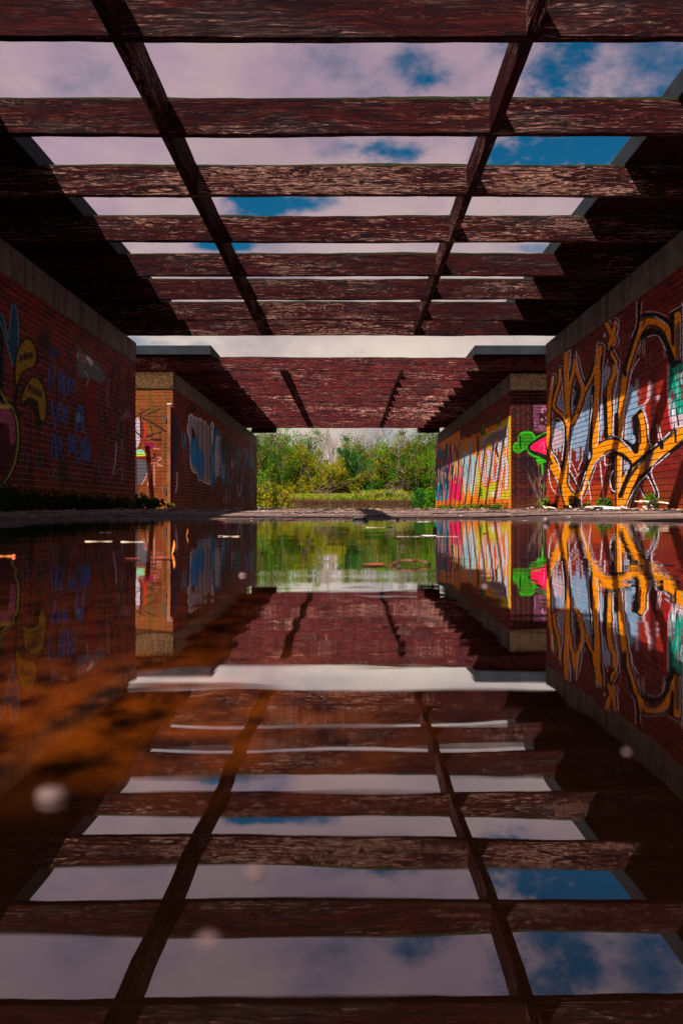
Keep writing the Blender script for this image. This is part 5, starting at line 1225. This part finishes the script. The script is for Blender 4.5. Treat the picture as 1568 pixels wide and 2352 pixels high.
# dark brown upright bud
x, y = on_water(*V_((438, 200))); mb = MB(); mb.blob((0, 0, .008), (.0062, .0062, .0105), 2, .06); o = mb.build('seed_pod', M_redb, loc=(x, y, 0), smooth=True); tag(o, 'dark red-brown seed pod standing in the water below the teal graffiti', 'seed pod')
# round dark lump at the right shore with a pale glint
x, y = on_water(*V_((944, 158))); mb = MB(); mb.blob((0, 0, .014), (.020, .019, .017), 2, .05); o = mb.build('rotten_plum', simple('dark_purple_skin', (.10, .06, .075), .3, .4, 30), loc=(x, y, 0), smooth=True); tag(o, 'round dark purple lump at the shore below the wall corner', 'fruit')
# dark clod with a plate on it at the middle of the far shore
x, y = on_water(1255, 1809); c0 = thing('mud_clod', 'low black clod of mud on the far shore in the middle of the puddle edge', 'clod', (x, y, 0)); mb = MB(); mb.blob((0, 0, .015), (.055, .04, .020), 3, .12); mb.build('clod_body', M_dark, c0, smooth=True)
mb = MB(); mb.box(-.045, .045, -.015, .015, .030, .034); mb.build('flat_chip', M_dead, c0)
flat_leaf(1262, 1810, 18, 10, 1.2, M_redb, 'red-brown leaf standing against the black clod', .5, tilt=(0, math.radians(-70)), lift=.03); flat_leaf(1236, 1812, 18, 12, 1.2, M_dark, 'black leaf scrap left of the clod foot', .5, tilt=(0, math.radians(-60)), lift=.015)
for i, (sx, sy, L, lab) in enumerate([(925, 1812, .10, 'black lump at the shore under the left wall end'), (985, 1808, .22, 'long black stick at the shore left of the clod'), (1025, 1812, .05, 'small red scrap on the shore left of the clod'), (890, 1802, .4, 'black rotten branch on the tarmac under the left wall end'), (1140, 1792, .25, 'dark twig on the tarmac left of the clod'), (1320, 1806, .16, 'dark flat stick on the shore right of the clod'), (1395, 1812, .07, 'dark pebble at the shore below the teal graffiti')]):
    twig(sx, max(sy, 1802), L / U_ / 6.5, 9, rnd.uniform(-.15, .15), M_redb if i == 2 else M_dark, lab, 'shore_stick', .05, 'stick')
# out-of-focus specks close to the lens
def speck(D_x, D_y, r, mat, label, fl=.55):
    d = F * CZ / (D_y - VY); mb = MB(); mb.blob((0, 0, r * fl * .4), (r * 1.15, r * .9, r * fl), 2, .22)
    o = mb.build('pebble', mat, loc=((D_x - VX) * d / F, d, 0), smooth=True); tag(o, label, 'pebble')
speck(123, 1832, .0034, M_stone, 'pale pebble just above the water at lower left, out of focus'); speck(588, 2006, .0017, M_stone, 'tiny pale crumb in the lower middle, out of focus'); speck(558, 1322, .0042, M_stone, 'pale orange pebble below the bright green reflection edge'); speck(1113, 1347, .0030, M_stone, 'small pale crumb in the lime graffiti reflection'); speck(480, 2158, .0016, M_stone, 'tiny pinkish crumb lowest in the picture, out of focus', .3)
speck(1438, 1728, .0010, M_stone, 'tiny grey crumb by the reflected coping at right')
# submerged grit on the bed, lit through the water at the left
rg = random.Random(14); mb = MB()
for _ in range(420):
    y = rg.uniform(.45, 2.2); x = rg.uniform(-.55, -.2) * y * .9; s = rg.uniform(.0007, .0026)
    z = ground_h(x, y)
    if z + s * .5 > -.001: continue
    mb.blob((x, y, z + s * .4), (s, s, s * .6), 1, .2, rg)
o = mb.build('bed_grit', litmat('bed_grit', [(.60, .26, .08), (.45, .16, .05), (.62, .40, .25), (.25, .08, .03)]), kind='stuff'); tag(o, 'orange grit and crumbs on the bed of the puddle at left', 'grit')
